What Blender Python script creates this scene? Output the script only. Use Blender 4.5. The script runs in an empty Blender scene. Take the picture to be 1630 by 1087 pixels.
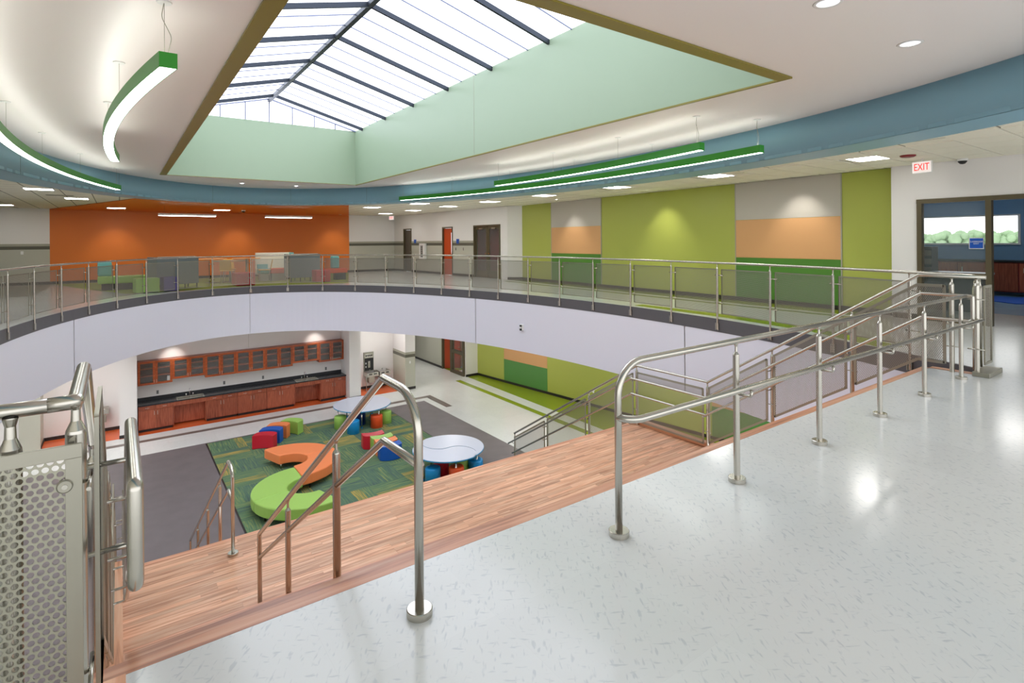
import bpy, bmesh, math, random
from math import sin, cos, pi, radians, sqrt, atan2, hypot
from mathutils import Vector, Matrix
from mathutils.geometry import tessellate_polygon
random.seed(7)
S = bpy.context.scene
COL = S.collection
ZL = -4.487          # lower floor
ZM = -1.828          # wooden landing
ZC = 3.40            # high ceiling
ZA = 2.86            # tile ceiling
ZS = -1.617          # underside of the upper slab
# ------------------------------------------------------------------ camera
cam = bpy.data.cameras.new('camera'); co = bpy.data.objects.new('camera', cam); COL.objects.link(co)
yaw, rol = radians(54.336), radians(-0.445)
fw = Vector((cos(yaw), sin(yaw), 0)); rt = fw.cross(Vector((0, 0, 1))); up = Vector((0, 0, 1))
r2 = rt*cos(rol)+up*sin(rol); u2 = r2.cross(fw)
M = Matrix((r2, u2, -fw)).transposed().to_4x4(); M.translation = Vector((0, 0, 1.5))
co.matrix_world = M
cam.sensor_width = 36; cam.lens = 36*873.5/1630; cam.shift_y = -(543.5-383.64)/1630
cam.clip_start = .05; cam.clip_end = 400
S.camera = co
# ------------------------------------------------------------------ world, exposure
w = bpy.data.worlds.new('world'); S.world = w; w.use_nodes = True
bgn = w.node_tree.nodes['Background']; bgn.inputs[0].default_value = (.97, .98, 1, 1); bgn.inputs[1].default_value = 1.55
vs = S.view_settings; vs.view_transform = 'Standard'; vs.look = 'None'; vs.gamma = 1; vs.use_curve_mapping = False
vs.exposure = 0.3
S.cycles.transparent_max_bounces = 24; S.cycles.max_bounces = 8; S.cycles.diffuse_bounces = 4
S.cycles.glossy_bounces = 4; S.cycles.transmission_bounces = 6; S.cycles.use_denoising = True
S.cycles.sample_clamp_indirect = 6; S.cycles.caustics_reflective = False; S.cycles.caustics_refractive = False
SKY_E, TROF_E, TUBE_E, SPOT_W = 2.7, 17.0, 9.0, 22.0
# ------------------------------------------------------------------ materials
def lin(c): return tuple((v/255/12.92 if v/255 <= .04045 else ((v/255+.055)/1.055)**2.4) for v in c)
def mat(name, rgb=None, rough=.5, metal=0, emit=0, spec=None, coat=0, var=0, bump=0, bscale=60, alpha=1):
    m = bpy.data.materials.new(name); m.use_nodes = True; nt = m.node_tree
    b = nt.nodes['Principled BSDF']; c = lin(rgb)
    b.inputs['Base Color'].default_value = (*c, 1); b.inputs['Roughness'].default_value = rough; b.inputs['Metallic'].default_value = metal
    if spec is not None: b.inputs['Specular IOR Level'].default_value = spec
    if coat: b.inputs['Coat Weight'].default_value = coat; b.inputs['Coat Roughness'].default_value = .12
    if emit: b.inputs['Emission Color'].default_value = (*c, 1); b.inputs['Emission Strength'].default_value = emit
    N = nt.nodes.new; L = nt.links.new
    if var:
        tc = N('ShaderNodeTexCoord'); n = N('ShaderNodeTexNoise'); n.inputs['Scale'].default_value = bscale*.12; n.inputs['Detail'].default_value = 3
        L(tc.outputs['Object'], n.inputs['Vector'])
        mr = N('ShaderNodeMapRange'); mr.inputs[3].default_value = 1-var; mr.inputs[4].default_value = 1+var; L(n.outputs[0], mr.inputs[0])
        hs = N('ShaderNodeHueSaturation'); hs.inputs['Color'].default_value = (*c, 1); L(mr.outputs[0], hs.inputs['Value']); L(hs.outputs[0], b.inputs['Base Color'])
    if bump:
        tc = N('ShaderNodeTexCoord'); n = N('ShaderNodeTexNoise'); n.inputs['Scale'].default_value = bscale; L(tc.outputs['Object'], n.inputs['Vector'])
        bp = N('ShaderNodeBump'); bp.inputs['Strength'].default_value = bump; bp.inputs['Distance'].default_value = .002
        L(n.outputs[0], bp.inputs['Height']); L(bp.outputs[0], b.inputs['Normal'])
    return m
def emis(name, rgb, e):
    m = bpy.data.materials.new(name); m.use_nodes = True; nt = m.node_tree; nt.nodes.clear()
    o = nt.nodes.new('ShaderNodeOutputMaterial'); x = nt.nodes.new('ShaderNodeEmission')
    x.inputs[0].default_value = (*lin(rgb), 1); x.inputs[1].default_value = e; nt.links.new(x.outputs[0], o.inputs[0]); return m
def wood(name, dark, mid, light, axis='X', rough=.32, randobj=True, sc=1.0):
    m = bpy.data.materials.new(name); m.use_nodes = True; nt = m.node_tree; b = nt.nodes['Principled BSDF']; N = nt.nodes.new; L = nt.links.new
    tc = N('ShaderNodeTexCoord'); oi = N('ShaderNodeObjectInfo'); ad = N('ShaderNodeVectorMath'); ad.operation = 'ADD'
    mul = N('ShaderNodeVectorMath'); mul.operation = 'SCALE'; mul.inputs['Scale'].default_value = 17.0
    cb = N('ShaderNodeCombineXYZ')
    for i in range(3): L(oi.outputs['Random'], cb.inputs[i])
    L(cb.outputs[0], mul.inputs[0]); L(tc.outputs['Object'], ad.inputs[0]); L(mul.outputs[0], ad.inputs[1])
    mp = N('ShaderNodeMapping'); s = {'X': (1.2, 22, 22), 'Y': (22, 1.2, 22), 'Z': (22, 22, 1.2)}[axis]
    mp.inputs['Scale'].default_value = tuple(v*sc for v in s); L(ad.outputs[0], mp.inputs[0])
    n = N('ShaderNodeTexNoise'); n.inputs['Scale'].default_value = 1.6; n.inputs['Detail'].default_value = 6; n.inputs['Distortion'].default_value = .6; L(mp.outputs[0], n.inputs['Vector'])
    cr = N('ShaderNodeValToRGB'); e = cr.color_ramp.elements
    e[0].position = .30; e[0].color = (*lin(dark), 1); e[1].position = .68; e[1].color = (*lin(light), 1)
    k = e.new(.48); k.color = (*lin(mid), 1); L(n.outputs[0], cr.inputs[0])
    out = cr.outputs[0]
    if randobj:
        mr = N('ShaderNodeMapRange'); mr.inputs[3].default_value = .80; mr.inputs[4].default_value = 1.16; L(oi.outputs['Random'], mr.inputs[0])
        hs = N('ShaderNodeHueSaturation'); L(mr.outputs[0], hs.inputs['Value']); L(out, hs.inputs['Color']); out = hs.outputs[0]
    L(out, b.inputs['Base Color']); b.inputs['Roughness'].default_value = rough
    bp = N('ShaderNodeBump'); bp.inputs['Strength'].default_value = .15; bp.inputs['Distance'].default_value = .001; L(n.outputs[0], bp.inputs['Height']); L(bp.outputs[0], b.inputs['Normal'])
    return m
def steel(name, rgb=(198, 194, 184), rough=.25):
    m = bpy.data.materials.new(name); m.use_nodes = True; nt = m.node_tree; b = nt.nodes['Principled BSDF']; N = nt.nodes.new; L = nt.links.new
    b.inputs['Base Color'].default_value = (*lin(rgb), 1); b.inputs['Metallic'].default_value = 1
    tc = N('ShaderNodeTexCoord'); n = N('ShaderNodeTexNoise'); n.inputs['Scale'].default_value = 14; n.inputs['Detail'].default_value = 4; L(tc.outputs['Object'], n.inputs['Vector'])
    mr = N('ShaderNodeMapRange'); mr.inputs[3].default_value = rough-.02; mr.inputs[4].default_value = rough+.03; L(n.outputs[0], mr.inputs[0]); L(mr.outputs[0], b.inputs['Roughness'])
    return m
def perforated(name, rgb, pitch=.0185, hole=.0068, bg=None):
    """steel sheet with staggered round holes, drawn in metres on the panel's own UV"""
    m = bpy.data.materials.new(name); m.use_nodes = True; nt = m.node_tree; b = nt.nodes['Principled BSDF']; N = nt.nodes.new; L = nt.links.new
    b.inputs['Base Color'].default_value = (*lin(rgb), 1); b.inputs['Metallic'].default_value = .85; b.inputs['Roughness'].default_value = .42
    uv = N('ShaderNodeUVMap'); sx, sy = pitch, pitch*1.7320508
    ds = []
    for off in (0, .5):
        mp = N('ShaderNodeMapping'); mp.inputs['Scale'].default_value = (1/sx, 1/sy, 1); mp.inputs['Location'].default_value = (off, off, 0); L(uv.outputs[0], mp.inputs[0])
        fr = N('ShaderNodeVectorMath'); fr.operation = 'FRACTION'; L(mp.outputs[0], fr.inputs[0])
        sb = N('ShaderNodeVectorMath'); sb.operation = 'SUBTRACT'; sb.inputs[1].default_value = (.5, .5, 0); L(fr.outputs[0], sb.inputs[0])
        ml = N('ShaderNodeVectorMath'); ml.operation = 'MULTIPLY'; ml.inputs[1].default_value = (sx, sy, 0); L(sb.outputs[0], ml.inputs[0])
        ln = N('ShaderNodeVectorMath'); ln.operation = 'LENGTH'; L(ml.outputs[0], ln.inputs[0]); ds.append(ln.outputs['Value'])
    mn = N('ShaderNodeMath'); mn.operation = 'MINIMUM'; L(ds[0], mn.inputs[0]); L(ds[1], mn.inputs[1])
    gt = N('ShaderNodeMath'); gt.operation = 'GREATER_THAN'; gt.inputs[1].default_value = hole; L(mn.outputs[0], gt.inputs[0])
    L(gt.outputs[0], b.inputs['Alpha'])
    return m
def flecked(name, base, fleck, rough=.16):
    m = bpy.data.materials.new(name); m.use_nodes = True; nt = m.node_tree; b = nt.nodes['Principled BSDF']; N = nt.nodes.new; L = nt.links.new
    tc = N('ShaderNodeTexCoord'); geo = N('ShaderNodeNewGeometry')
    outs = []
    for ang, seed in ((.6, 0), (-.9, 7), (2.1, 13)):
        mp = N('ShaderNodeMapping'); mp.inputs['Rotation'].default_value = (0, 0, ang); mp.inputs['Location'].default_value = (seed, seed, 0); L(geo.outputs['Position'], mp.inputs[0])
        m2 = N('ShaderNodeMapping'); m2.inputs['Scale'].default_value = (16, 52, 1); L(mp.outputs[0], m2.inputs[0])
        n = N('ShaderNodeTexNoise'); n.inputs['Scale'].default_value = 1; n.inputs['Detail'].default_value = 1.5; L(m2.outputs[0], n.inputs['Vector']); outs.append(n.outputs[0])
    mx = N('ShaderNodeMath'); mx.operation = 'MAXIMUM'; L(outs[0], mx.inputs[0]); L(outs[1], mx.inputs[1])
    mx2 = N('ShaderNodeMath'); mx2.operation = 'MAXIMUM'; L(mx.outputs[0], mx2.inputs[0]); L(outs[2], mx2.inputs[1])
    cr = N('ShaderNodeValToRGB'); e = cr.color_ramp.elements; e[0].position = .63; e[0].color = (*lin(base), 1); e[1].position = .72; e[1].color = (*lin(fleck), 1)
    L(mx2.outputs[0], cr.inputs[0])
    br = N('ShaderNodeTexBrick'); br.offset = 0; br.inputs['Scale'].default_value = 1; br.inputs['Brick Width'].default_value = .61; br.inputs['Row Height'].default_value = .61; br.inputs['Mortar Size'].default_value = .0003
    br.inputs['Color1'].default_value = (1, 1, 1, 1); br.inputs['Color2'].default_value = (.955, .955, .955, 1); br.inputs['Mortar'].default_value = (.86, .86, .86, 1); L(geo.outputs['Position'], br.inputs['Vector'])
    mm = N('ShaderNodeMix'); mm.data_type = 'RGBA'; mm.blend_type = 'MULTIPLY'; mm.inputs[0].default_value = 1
    L(cr.outputs[0], mm.inputs[6]); L(br.outputs[0], mm.inputs[7]); L(mm.outputs[2], b.inputs['Base Color'])
    b.inputs['Roughness'].default_value = rough; b.inputs['Specular IOR Level'].default_value = .55
    return m
def tilegrid(name, base, joint):
    m = bpy.data.materials.new(name); m.use_nodes = True; nt = m.node_tree; b = nt.nodes['Principled BSDF']; N = nt.nodes.new; L = nt.links.new
    geo = N('ShaderNodeNewGeometry'); br = N('ShaderNodeTexBrick'); br.offset = 0; br.inputs['Scale'].default_value = 1
    mp = N('ShaderNodeMapping'); mp.inputs['Location'].default_value = (-.04, -.17, 0); L(geo.outputs['Position'], mp.inputs[0]); L(mp.outputs[0], br.inputs['Vector'])
    br.inputs['Brick Width'].default_value = .61; br.inputs['Row Height'].default_value = .61; br.inputs['Mortar Size'].default_value = .014
    br.inputs['Color1'].default_value = (*lin(base), 1); br.inputs['Color2'].default_value = (*lin([v*.98 for v in base]), 1); br.inputs['Mortar'].default_value = (*lin(joint), 1)
    L(br.outputs[0], b.inputs['Base Color']); b.inputs['Roughness'].default_value = .85
    return m
def brushedcarpet(name, cols, axis_scale=(3, 60, 1)):
    m = bpy.data.materials.new(name); m.use_nodes = True; nt = m.node_tree; b = nt.nodes['Principled BSDF']; N = nt.nodes.new; L = nt.links.new
    tc = N('ShaderNodeTexCoord'); oi = N('ShaderNodeObjectInfo')
    mp = N('ShaderNodeMapping'); mp.inputs['Scale'].default_value = axis_scale; L(tc.outputs['Object'], mp.inputs[0])
    cb = N('ShaderNodeCombineXYZ'); mu = N('ShaderNodeMath'); mu.operation = 'MULTIPLY'; mu.inputs[1].default_value = 37; L(oi.outputs['Random'], mu.inputs[0])
    for i in range(3): L(mu.outputs[0], cb.inputs[i])
    L(cb.outputs[0], mp.inputs['Location'])
    n = N('ShaderNodeTexNoise'); n.inputs['Scale'].default_value = 1; n.inputs['Detail'].default_value = 4; L(mp.outputs[0], n.inputs['Vector'])
    n2 = N('ShaderNodeTexNoise'); n2.inputs['Scale'].default_value = .45; n2.inputs['Detail'].default_value = 2; L(mp.outputs[0], n2.inputs['Vector'])
    a = N('ShaderNodeMath'); a.operation = 'MULTIPLY_ADD'; a.inputs[1].default_value = .55; L(n.outputs[0], a.inputs[0]); 
    a2 = N('ShaderNodeMath'); a2.operation = 'MULTIPLY'; a2.inputs[1].default_value = .45; L(n2.outputs[0], a2.inputs[0]); L(a2.outputs[0], a.inputs[2])
    cr = N('ShaderNodeValToRGB'); e = cr.color_ramp.elements
    e[0].position = .36; e[0].color = (*lin(cols[0]), 1); e[1].position = .62; e[1].color = (*lin(cols[-1]), 1)
    for i, c in enumerate(cols[1:-1]):
        k = e.new(.36+.26*(i+1)/(len(cols)-1)); k.color = (*lin(c), 1)
    L(a.outputs[0], cr.inputs[0]); L(cr.outputs[0], b.inputs['Base Color']); b.inputs['Roughness'].default_value = .95; b.inputs['Specular IOR Level'].default_value = .1
    return m
W = dict(
 white=mat('white_wall', (236, 233, 231), .6), whitecool=mat('fascia_white', (232, 231, 244), .5), grey=mat('wainscot_grey', (190, 190, 176), .5),  # fascia white has the skylight's cool tint put into its colour
 stripe=mat('stripe_dark', (96, 94, 82), .5), stripel=mat('stripe_light', (168, 166, 150), .5),
 ceil=mat('ceiling_paint', (246, 241, 238), .42), blue=mat('blue_paint', (138, 184, 204), .40), band=mat('dark_band', (92, 90, 94), .5),
 orange=mat('orange_paint', (224, 120, 36), .45), lime=mat('lime_paint', (174, 182, 84), .4), tan=mat('tan_paint', (216, 164, 112), .4),
 green=mat('green_paint', (84, 140, 70), .4), dgreen=mat('deep_green_paint', (78, 130, 44), .4), gpanel=mat('grey_panel', (190, 184, 174), .45),
 shaft=mat('pale_green_paint', (158, 178, 152), .4), olive=mat('olive_trim', (138, 126, 44), .35), base=mat('black_vinyl', (38, 34, 33), .4),
 steel=steel('brushed_steel'), steeld=steel('satin_steel', (168, 165, 152), .36), chrome=steel('chrome', (225, 225, 228), .12),
 perf=perforated('perforated_steel', (160, 156, 146)), perff=mat('perforated_solid', (168, 166, 150), .38, .9),
 vct=flecked('white_flecked_tile', (226, 228, 226), (206, 210, 211)), vctl=flecked('white_tile_lower', (236, 238, 236), (226, 229, 227), .12),
 vorange=mat('orange_tile', (226, 104, 52), .25), vgreen=mat('green_tile', (142, 160, 32), .2), vbrown=mat('brown_tile', (122, 112, 106), .3), vdark=mat('charcoal_tile', (108, 102, 100), .35, var=.12, bscale=30),
 matfl=mat('grey_rubber', (116, 108, 110), .5, var=.16, bscale=22),
 oak=wood('oak_strip', (172, 116, 86), (212, 158, 124), (232, 188, 156), 'X'), oakn=wood('oak_nosing', (166, 104, 76), (212, 148, 114), (230, 176, 142), 'X', sc=.6), oaky=wood('oak_curb', (180, 116, 82), (228, 164, 124), (240, 190, 154), 'Y', sc=.6),
 cherry=wood('cherry', (124, 58, 38), (158, 80, 54), (180, 100, 70), 'Z', .4, sc=1.5), cherryd=wood('cherry_frame', (140, 60, 28), (174, 82, 40), (196, 102, 54), 'X', .35),
 cherryshade=mat('cherry_shaded', (92, 52, 38), .6), blackc=mat('black_counter', (44, 46, 50), .25), glass=None, tabletop=mat('table_white', (222, 226, 240), .25), tblue=mat('table_edge', (40, 150, 200), .4),
 red=mat('red_vinyl', (206, 26, 52), .42), orangev=mat('orange_vinyl', (250, 142, 84), .42), orangered=mat('orange_red_vinyl', (232, 84, 34), .42), limev=mat('lime_vinyl', (162, 206, 98), .42), bluev=mat('blue_vinyl', (22, 92, 190), .42), navyv=mat('navy_vinyl', (20, 60, 140), .42),
 azure=mat('azure_vinyl', (16, 140, 206), .42), black=mat('black_plastic', (24, 24, 26), .4), fgreen=mat('fixture_green', (58, 158, 50), .35),
 redp=mat('red_paint', (130, 24, 30), .4), whitep=mat('white_plastic', (236, 236, 234), .4), teal=mat('teal_fabric', (120, 190, 190), .8), fgrey=mat('grey_fabric', (130, 138, 140), .9, var=.1, bscale=200),
 purple=mat('purple_fabric', (110, 100, 160), .8), coral=mat('coral_vinyl', (204, 70, 70), .5), yellow=mat('yellow_plastic', (240, 190, 90), .5), cream=mat('cream_fabric', (226, 224, 206), .8),
 bronze=mat('bronze_frame', (98, 88, 66), .4, .3), dkdoor=mat('dark_door', (84, 74, 62), .4), reddoor=mat('dark_red_door', (120, 30, 30), .4), orangedoor=mat('orange_door', (196, 74, 30), .4),
 roomblue=mat('room_blue', (122, 162, 200), .5), roomfloor=mat('room_floor', (134, 176, 204), .2, var=.15, bscale=20), rug=mat('blue_rug', (26, 84, 180), .9), signb=mat('sign_blue', (24, 84, 186), .4), outdoor=mat('hedge', (150, 178, 140), .9, var=.3, bscale=12),
 sky=emis('skylight_panel', (238, 243, 255), SKY_E), skyg=emis('skylight_gable', (236, 240, 255), SKY_E*.9), dark=mat('dark_metal', (52, 58, 68), .4, .6), mull=mat('grey_mullion', (110, 118, 150), .4),
 lampsoft=emis('lamp_reflector', (250, 250, 252), .95), lampfill=emis('fill_lamp_under_slab', (255, 252, 248), TROF_E*1.3), lamp=emis('lamp_diffuser', (255, 252, 246), TROF_E), tubeup=emis('uplight_diffuser', (255, 252, 244), TUBE_E*.55), tube=emis('linear_diffuser', (250, 255, 252), TUBE_E), exit_red=emis('exit_letters', (236, 40, 30), 1.3), exit_face=emis('exit_face', (255, 240, 232), .75),
 actile=mat('ceiling_tile', (244, 240, 224), .85, bump=.3, bscale=120), grid=tilegrid('tile_ceiling', (244, 240, 224), (150, 146, 130)),
 carpetg=brushedcarpet('carpet_green', [(82, 104, 92), (94, 120, 96), (108, 136, 102), (138, 148, 98)]), carpety=brushedcarpet('carpet_yellow', [(92, 118, 92), (116, 132, 92), (156, 148, 88), (190, 162, 94)]), carpett=brushedcarpet('carpet_teal', [(84, 100, 98), (88, 112, 100), (96, 124, 102), (116, 136, 100)]),
 loungec=mat('lounge_carpet', (136, 150, 62), .9, var=.2, bscale=20), loungev=mat('lounge_dark', (120, 116, 100), .5),
 outlet=mat('outlet_grey', (150, 150, 150), .5), handle=mat('handle', (214, 210, 200), .3, .8))
g = bpy.data.materials.new('clear_glass'); g.use_nodes = True; b_ = g.node_tree.nodes['Principled BSDF']; b_.inputs['Base Color'].default_value = (.8, .9, .88, 1)
b_.inputs['Roughness'].default_value = .02; b_.inputs['Alpha'].default_value = .06; b_.inputs['Specular IOR Level'].default_value = .5; W['glass'] = g
# ------------------------------------------------------------------ mesh helpers
class MB:
    def __init__(s): s.v = []; s.f = []; s.sm = []; s.uv = {}; s.mi = []
    def add(s, vs, fs, smooth=False, m=0):
        o = len(s.v); s.v += [tuple(x) for x in vs]
        for f in fs: s.f.append(tuple(o+i for i in f)); s.sm.append(smooth); s.mi.append(m)
        return s
    def box(s, x0, y0, z0, x1, y1, z1, m=0):
        return s.add([(x, y, z) for z in (z0, z1) for y in (y0, y1) for x in (x0, x1)], [(0, 2, 3, 1), (4, 5, 7, 6), (0, 1, 5, 4), (2, 6, 7, 3), (0, 4, 6, 2), (1, 3, 7, 5)], m=m)
    def obox(s, p, ux, uy, uz, m=0):   # oriented box: centre p, half-extents vectors
        p = Vector(p); ux, uy, uz = Vector(ux), Vector(uy), Vector(uz)
        return s.add([p+a*ux+b*uy+c*uz for c in (-1, 1) for b in (-1, 1) for a in (-1, 1)], [(0, 2, 3, 1), (4, 5, 7, 6), (0, 1, 5, 4), (2, 6, 7, 3), (0, 4, 6, 2), (1, 3, 7, 5)], m=m)
    def bar(s, a, b, w, h, upv=(0, 0, 1)):  # rectangular bar from a to b; w sideways, h along up
        a, b = Vector(a), Vector(b); d = (b-a); U = Vector(upv); sd = d.cross(U).normalized(); U = sd.cross(d).normalized()
        return s.obox((a+b)/2, d/2, sd*w/2, U*h/2)
    def tube(s, pts, r, n=12, cap=True, rs=None):
        P = [Vector(p) for p in pts]; rings = []; T = []
        for i in range(len(P)):
            t = Vector((0, 0, 0))
            if i > 0: t += (P[i]-P[i-1]).normalized()
            if i < len(P)-1: t += (P[i+1]-P[i]).normalized()
            T.append(t.normalized())
        u = T[0].orthogonal().normalized()
        if abs(T[0].z) < .9: u = Vector((0, 0, 1)); u = (u-T[0]*u.dot(T[0])).normalized()
        vs = []
        for i in range(len(P)):
            u = (u-T[i]*u.dot(T[i])).normalized(); v = T[i].cross(u)
            k = 1.0
            if 0 < i < len(P)-1:
                c = (P[i]-P[i-1]).normalized().dot(T[i]); k = 1/max(c, .35)
                bn = (P[i]-P[i-1]).cross(P[i+1]-P[i])
                if bn.length > 1e-9:
                    bn.normalize(); q = bn.cross(T[i])
                else: q = u
            else: q = u
            rr = rs[i] if rs else r
            for j in range(n):
                a = 2*pi*j/n; d = u*cos(a)+v*sin(a)
                d = d + q*(d.dot(q))*(k-1)
                vs.append(P[i]+d*rr)
        fs = []
        for i in range(len(P)-1):
            for j in range(n): fs.append((i*n+j, i*n+(j+1) % n, (i+1)*n+(j+1) % n, (i+1)*n+j))
        s.add(vs, fs, True)
        if cap:
            o = len(s.v)-len(vs)
            s.f.append(tuple(o+j for j in range(n))[::-1]); s.sm.append(False); s.mi.append(0)
            s.f.append(tuple(o+(len(P)-1)*n+j for j in range(n))); s.sm.append(False); s.mi.append(0)
        return s
    def cyl(s, x, y, z0, z1, r, n=16): return s.tube([(x, y, z0), (x, y, z1)], r, n)
    def lathe(s, x, y, prof, n=20, sharp=False):     # prof: (r, z)
        if sharp:
            for p, q in zip(prof, prof[1:]): s.add([(x+r*cos(2*pi*j/n), y+r*sin(2*pi*j/n), z) for r, z in (p, q) for j in range(n)], [(j, (j+1) % n, n+(j+1) % n, n+j) for j in range(n)], True)
            return s
        vs = [(x+r*cos(2*pi*j/n), y+r*sin(2*pi*j/n), z) for r, z in prof for j in range(n)]; fs = []
        for i in range(len(prof)-1):
            for j in range(n): fs.append((i*n+j, i*n+(j+1) % n, (i+1)*n+(j+1) % n, (i+1)*n+j))
        s.add(vs, fs, True)
        o = len(s.v)-len(vs)
        if prof[0][0] > 1e-4: s.f.append(tuple(o+j for j in range(n))[::-1]); s.sm.append(False); s.mi.append(0)
        if prof[-1][0] > 1e-4: s.f.append(tuple(o+(len(prof)-1)*n+j for j in range(n))); s.sm.append(False); s.mi.append(0)
        return s
    def prism(s, poly, z0, z1, hole=None, m=0):
        loops = [[Vector((x, y, 0)) for x, y in poly]] + ([[Vector((x, y, 0)) for x, y in hole]] if hole else [])
        flat = [p for l in loops for p in l]; tris = tessellate_polygon(loops)
        def o3(t):
            a, b, c = [flat[i] for i in t]; return (b-a).cross(c-a).z
        o = len(flat); vs = [(p.x, p.y, z0) for p in flat]+[(p.x, p.y, z1) for p in flat]; fs = []
        for t in tris:
            t = t if o3(t) > 0 else t[::-1]
            fs.append(tuple(t)[::-1]); fs.append(tuple(i+o for i in t))
        k = 0
        for li, l in enumerate(loops):
            n = len(l); ar = sum(l[i].x*l[(i+1) % n].y-l[(i+1) % n].x*l[i].y for i in range(n))
            for i in range(n):
                a, b = k+i, k+(i+1) % n
                q = (a, b, b+o, a+o)
                if (ar < 0) != (li == 1): q = q[::-1]
                fs.append(q)
            k += n
        return s.add(vs, fs, False, m)
    def build(s, name, mt, parent=None, bevel=0, seg=2, kind=None):
        me = bpy.data.meshes.new(name); me.from_pydata(s.v, [], s.f); me.polygons.foreach_set('use_smooth', s.sm); me.polygons.foreach_set('material_index', s.mi)
        for m in (mt if isinstance(mt, (list, tuple)) else [mt]): me.materials.append(W[m] if isinstance(m, str) else m)
        if s.uv:
            ul = me.uv_layers.new(name='UVMap')
            for p in me.polygons:
                for li in p.loop_indices: ul.data[li].uv = s.uv.get(me.loops[li].vertex_index, (0, 0))
        me.update()
        o = bpy.data.objects.new(name, me); COL.objects.link(o)
        if parent: o.parent = parent
        if bevel:
            bv = o.modifiers.new('bevel', 'BEVEL'); bv.width = bevel; bv.segments = seg; bv.limit_method = 'ANGLE'; bv.angle_limit = radians(40)
        if kind: o['kind'] = kind
        return o
def thing(name, label, cat, loc=(0, 0, 0), rz=0, group=None):
    o = bpy.data.objects.new(name, None); COL.objects.link(o); o.location = loc; o.rotation_euler = (0, 0, rz); o.empty_display_size = .1
    return tag(o, label, cat, group)
def tag(o, label, cat, group=None):
    o['label'] = label; o['category'] = cat
    if group: o['group'] = group
    return o
def st(mb, name, m, parent=None, **k):
    o = mb.build(name, m, parent, **k)
    if not parent: o['kind'] = 'structure'
    return o
def local(o, obj):   # keep world geometry when parented to an empty that stands elsewhere
    return obj
def copy_tree(o, parent=None):
    c = o.copy(); COL.objects.link(c)
    if parent: c.parent = parent
    for ch in list(o.children): copy_tree(ch, c)
    return c
def fillet(pts, rad, n=6):
    P = [Vector(p) for p in pts]; out = [P[0]]
    for i in range(1, len(P)-1):
        r = rad[i-1] if isinstance(rad, (list, tuple)) else rad
        if r <= 0: out.append(P[i]); continue
        a = (P[i-1]-P[i]).normalized(); b = (P[i+1]-P[i]).normalized(); th = a.angle(b); d = r/math.tan(th/2)
        p0 = P[i]+a*d; p1 = P[i]+b*d; c = P[i]+(a+b).normalized()*(r/sin(th/2))
        for k in range(n+1):
            t = k/n; ang = (pi-th); u = (p0-c); v = (p1-c)
            out.append(c+(u*sin((1-t)*ang)+v*sin(t*ang))/sin(ang))
    out.append(P[-1]); return out
# ellipses of the opening (upper slab) and of the high ceiling
def ell(cx, cy, a, b, rot, t):
    x, y = a*cos(t), b*sin(t); return (cx+x*cos(rot)-y*sin(rot), cy+x*sin(rot)+y*cos(rot))
def SL(t, off=0): return ell(3.755, 9.588, 5.724+off, 11.051+off, .015, t)
def CE(t, off=0, off2=None): return ell(3.724, 9.598, 5.654+off, 10.96+(off if off2 is None else off2), .017, t)
# parameters where slab ellipse meets y = 1.95
def solve(fn, y, t0, t1):
    for _ in range(60):
        tm = (t0+t1)/2
        if (fn(tm)[1]-y)*(fn(t0)[1]-y) <= 0: t1 = tm
        else: t0 = tm
    return t0
YN, YE = 1.95, 2.345
XL, XR = -.10, 7.62            # ends of the stair opening
tr = solve(SL, YN, -pi/2, 0); tl = solve(SL, YN, pi, 1.5*pi)
arc = [tr+(tl-tr)*i/150 for i in range(151)]
opening = [SL(t) for t in arc] + [(XL, YN), (XL, YE), (XR, YE), (XR, YN)]
# ------------------------------------------------------------------ upper floor and slab
ROOM = [(-9, -2.5), (11.9, -2.5), (11.93, 4.2), (12.25, 17.2), (11.83, 27.3), (-9, 27.3)]
st(MB().prism([(-9, -2.5), (14, -2.5), (14, 27.4), (-9, 27.4)], -.12, 0, opening), 'floor', 'vct')
BIG = [(-9, -2.5), (16, -2.5), (16, 27.4), (-9, 27.4)]
st(MB().prism(BIG, ZS, -.125, opening), 'ceiling_lower', 'white')
def ribbon(fn, off, z0, z1, th, n=150, t0=None, t1=None):
    mb = MB(); A = [(t0 if t0 is not None else tr)+((t1 if t1 is not None else tl)-(t0 if t0 is not None else tr))*i/n for i in range(n+1)]
    vs = []; fs = []
    for t in A:
        a = fn(t, off); b = fn(t, off+th)
        vs += [(a[0], a[1], z0), (a[0], a[1], z1), (b[0], b[1], z1), (b[0], b[1], z0)]
    for i in range(n):
        for j in range(4): fs.append((i*4+j, i*4+(j+1) % 4, (i+1)*4+(j+1) % 4, (i+1)*4+j))
    mb.add(vs, fs, True); return mb
def flat(o):
    o.data.polygons.foreach_set('use_smooth', [False]*len(o.data.polygons)); return o
# white curved fascia in plaster panels with fine open joints, dark band above it
seams = [tr, -.244, .432, 1.557, 2.482, 3.3, tl]
fas = MB()
root = st(ribbon(SL, -.012, ZS-.004, ZS+.03, .012), 'trim_1', 'whitecool')
for i in range(len(seams)-1):
    e = .0012
    flat(ribbon(SL, -.03, ZS, -.249, .034, 40, seams[i]+e, seams[i+1]-e).build('fascia_panel', 'whitecool', root))
bd = st(ribbon(SL, -.035, -.249, -.004, .04), 'trim_2', 'band'); flat(bd)
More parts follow.
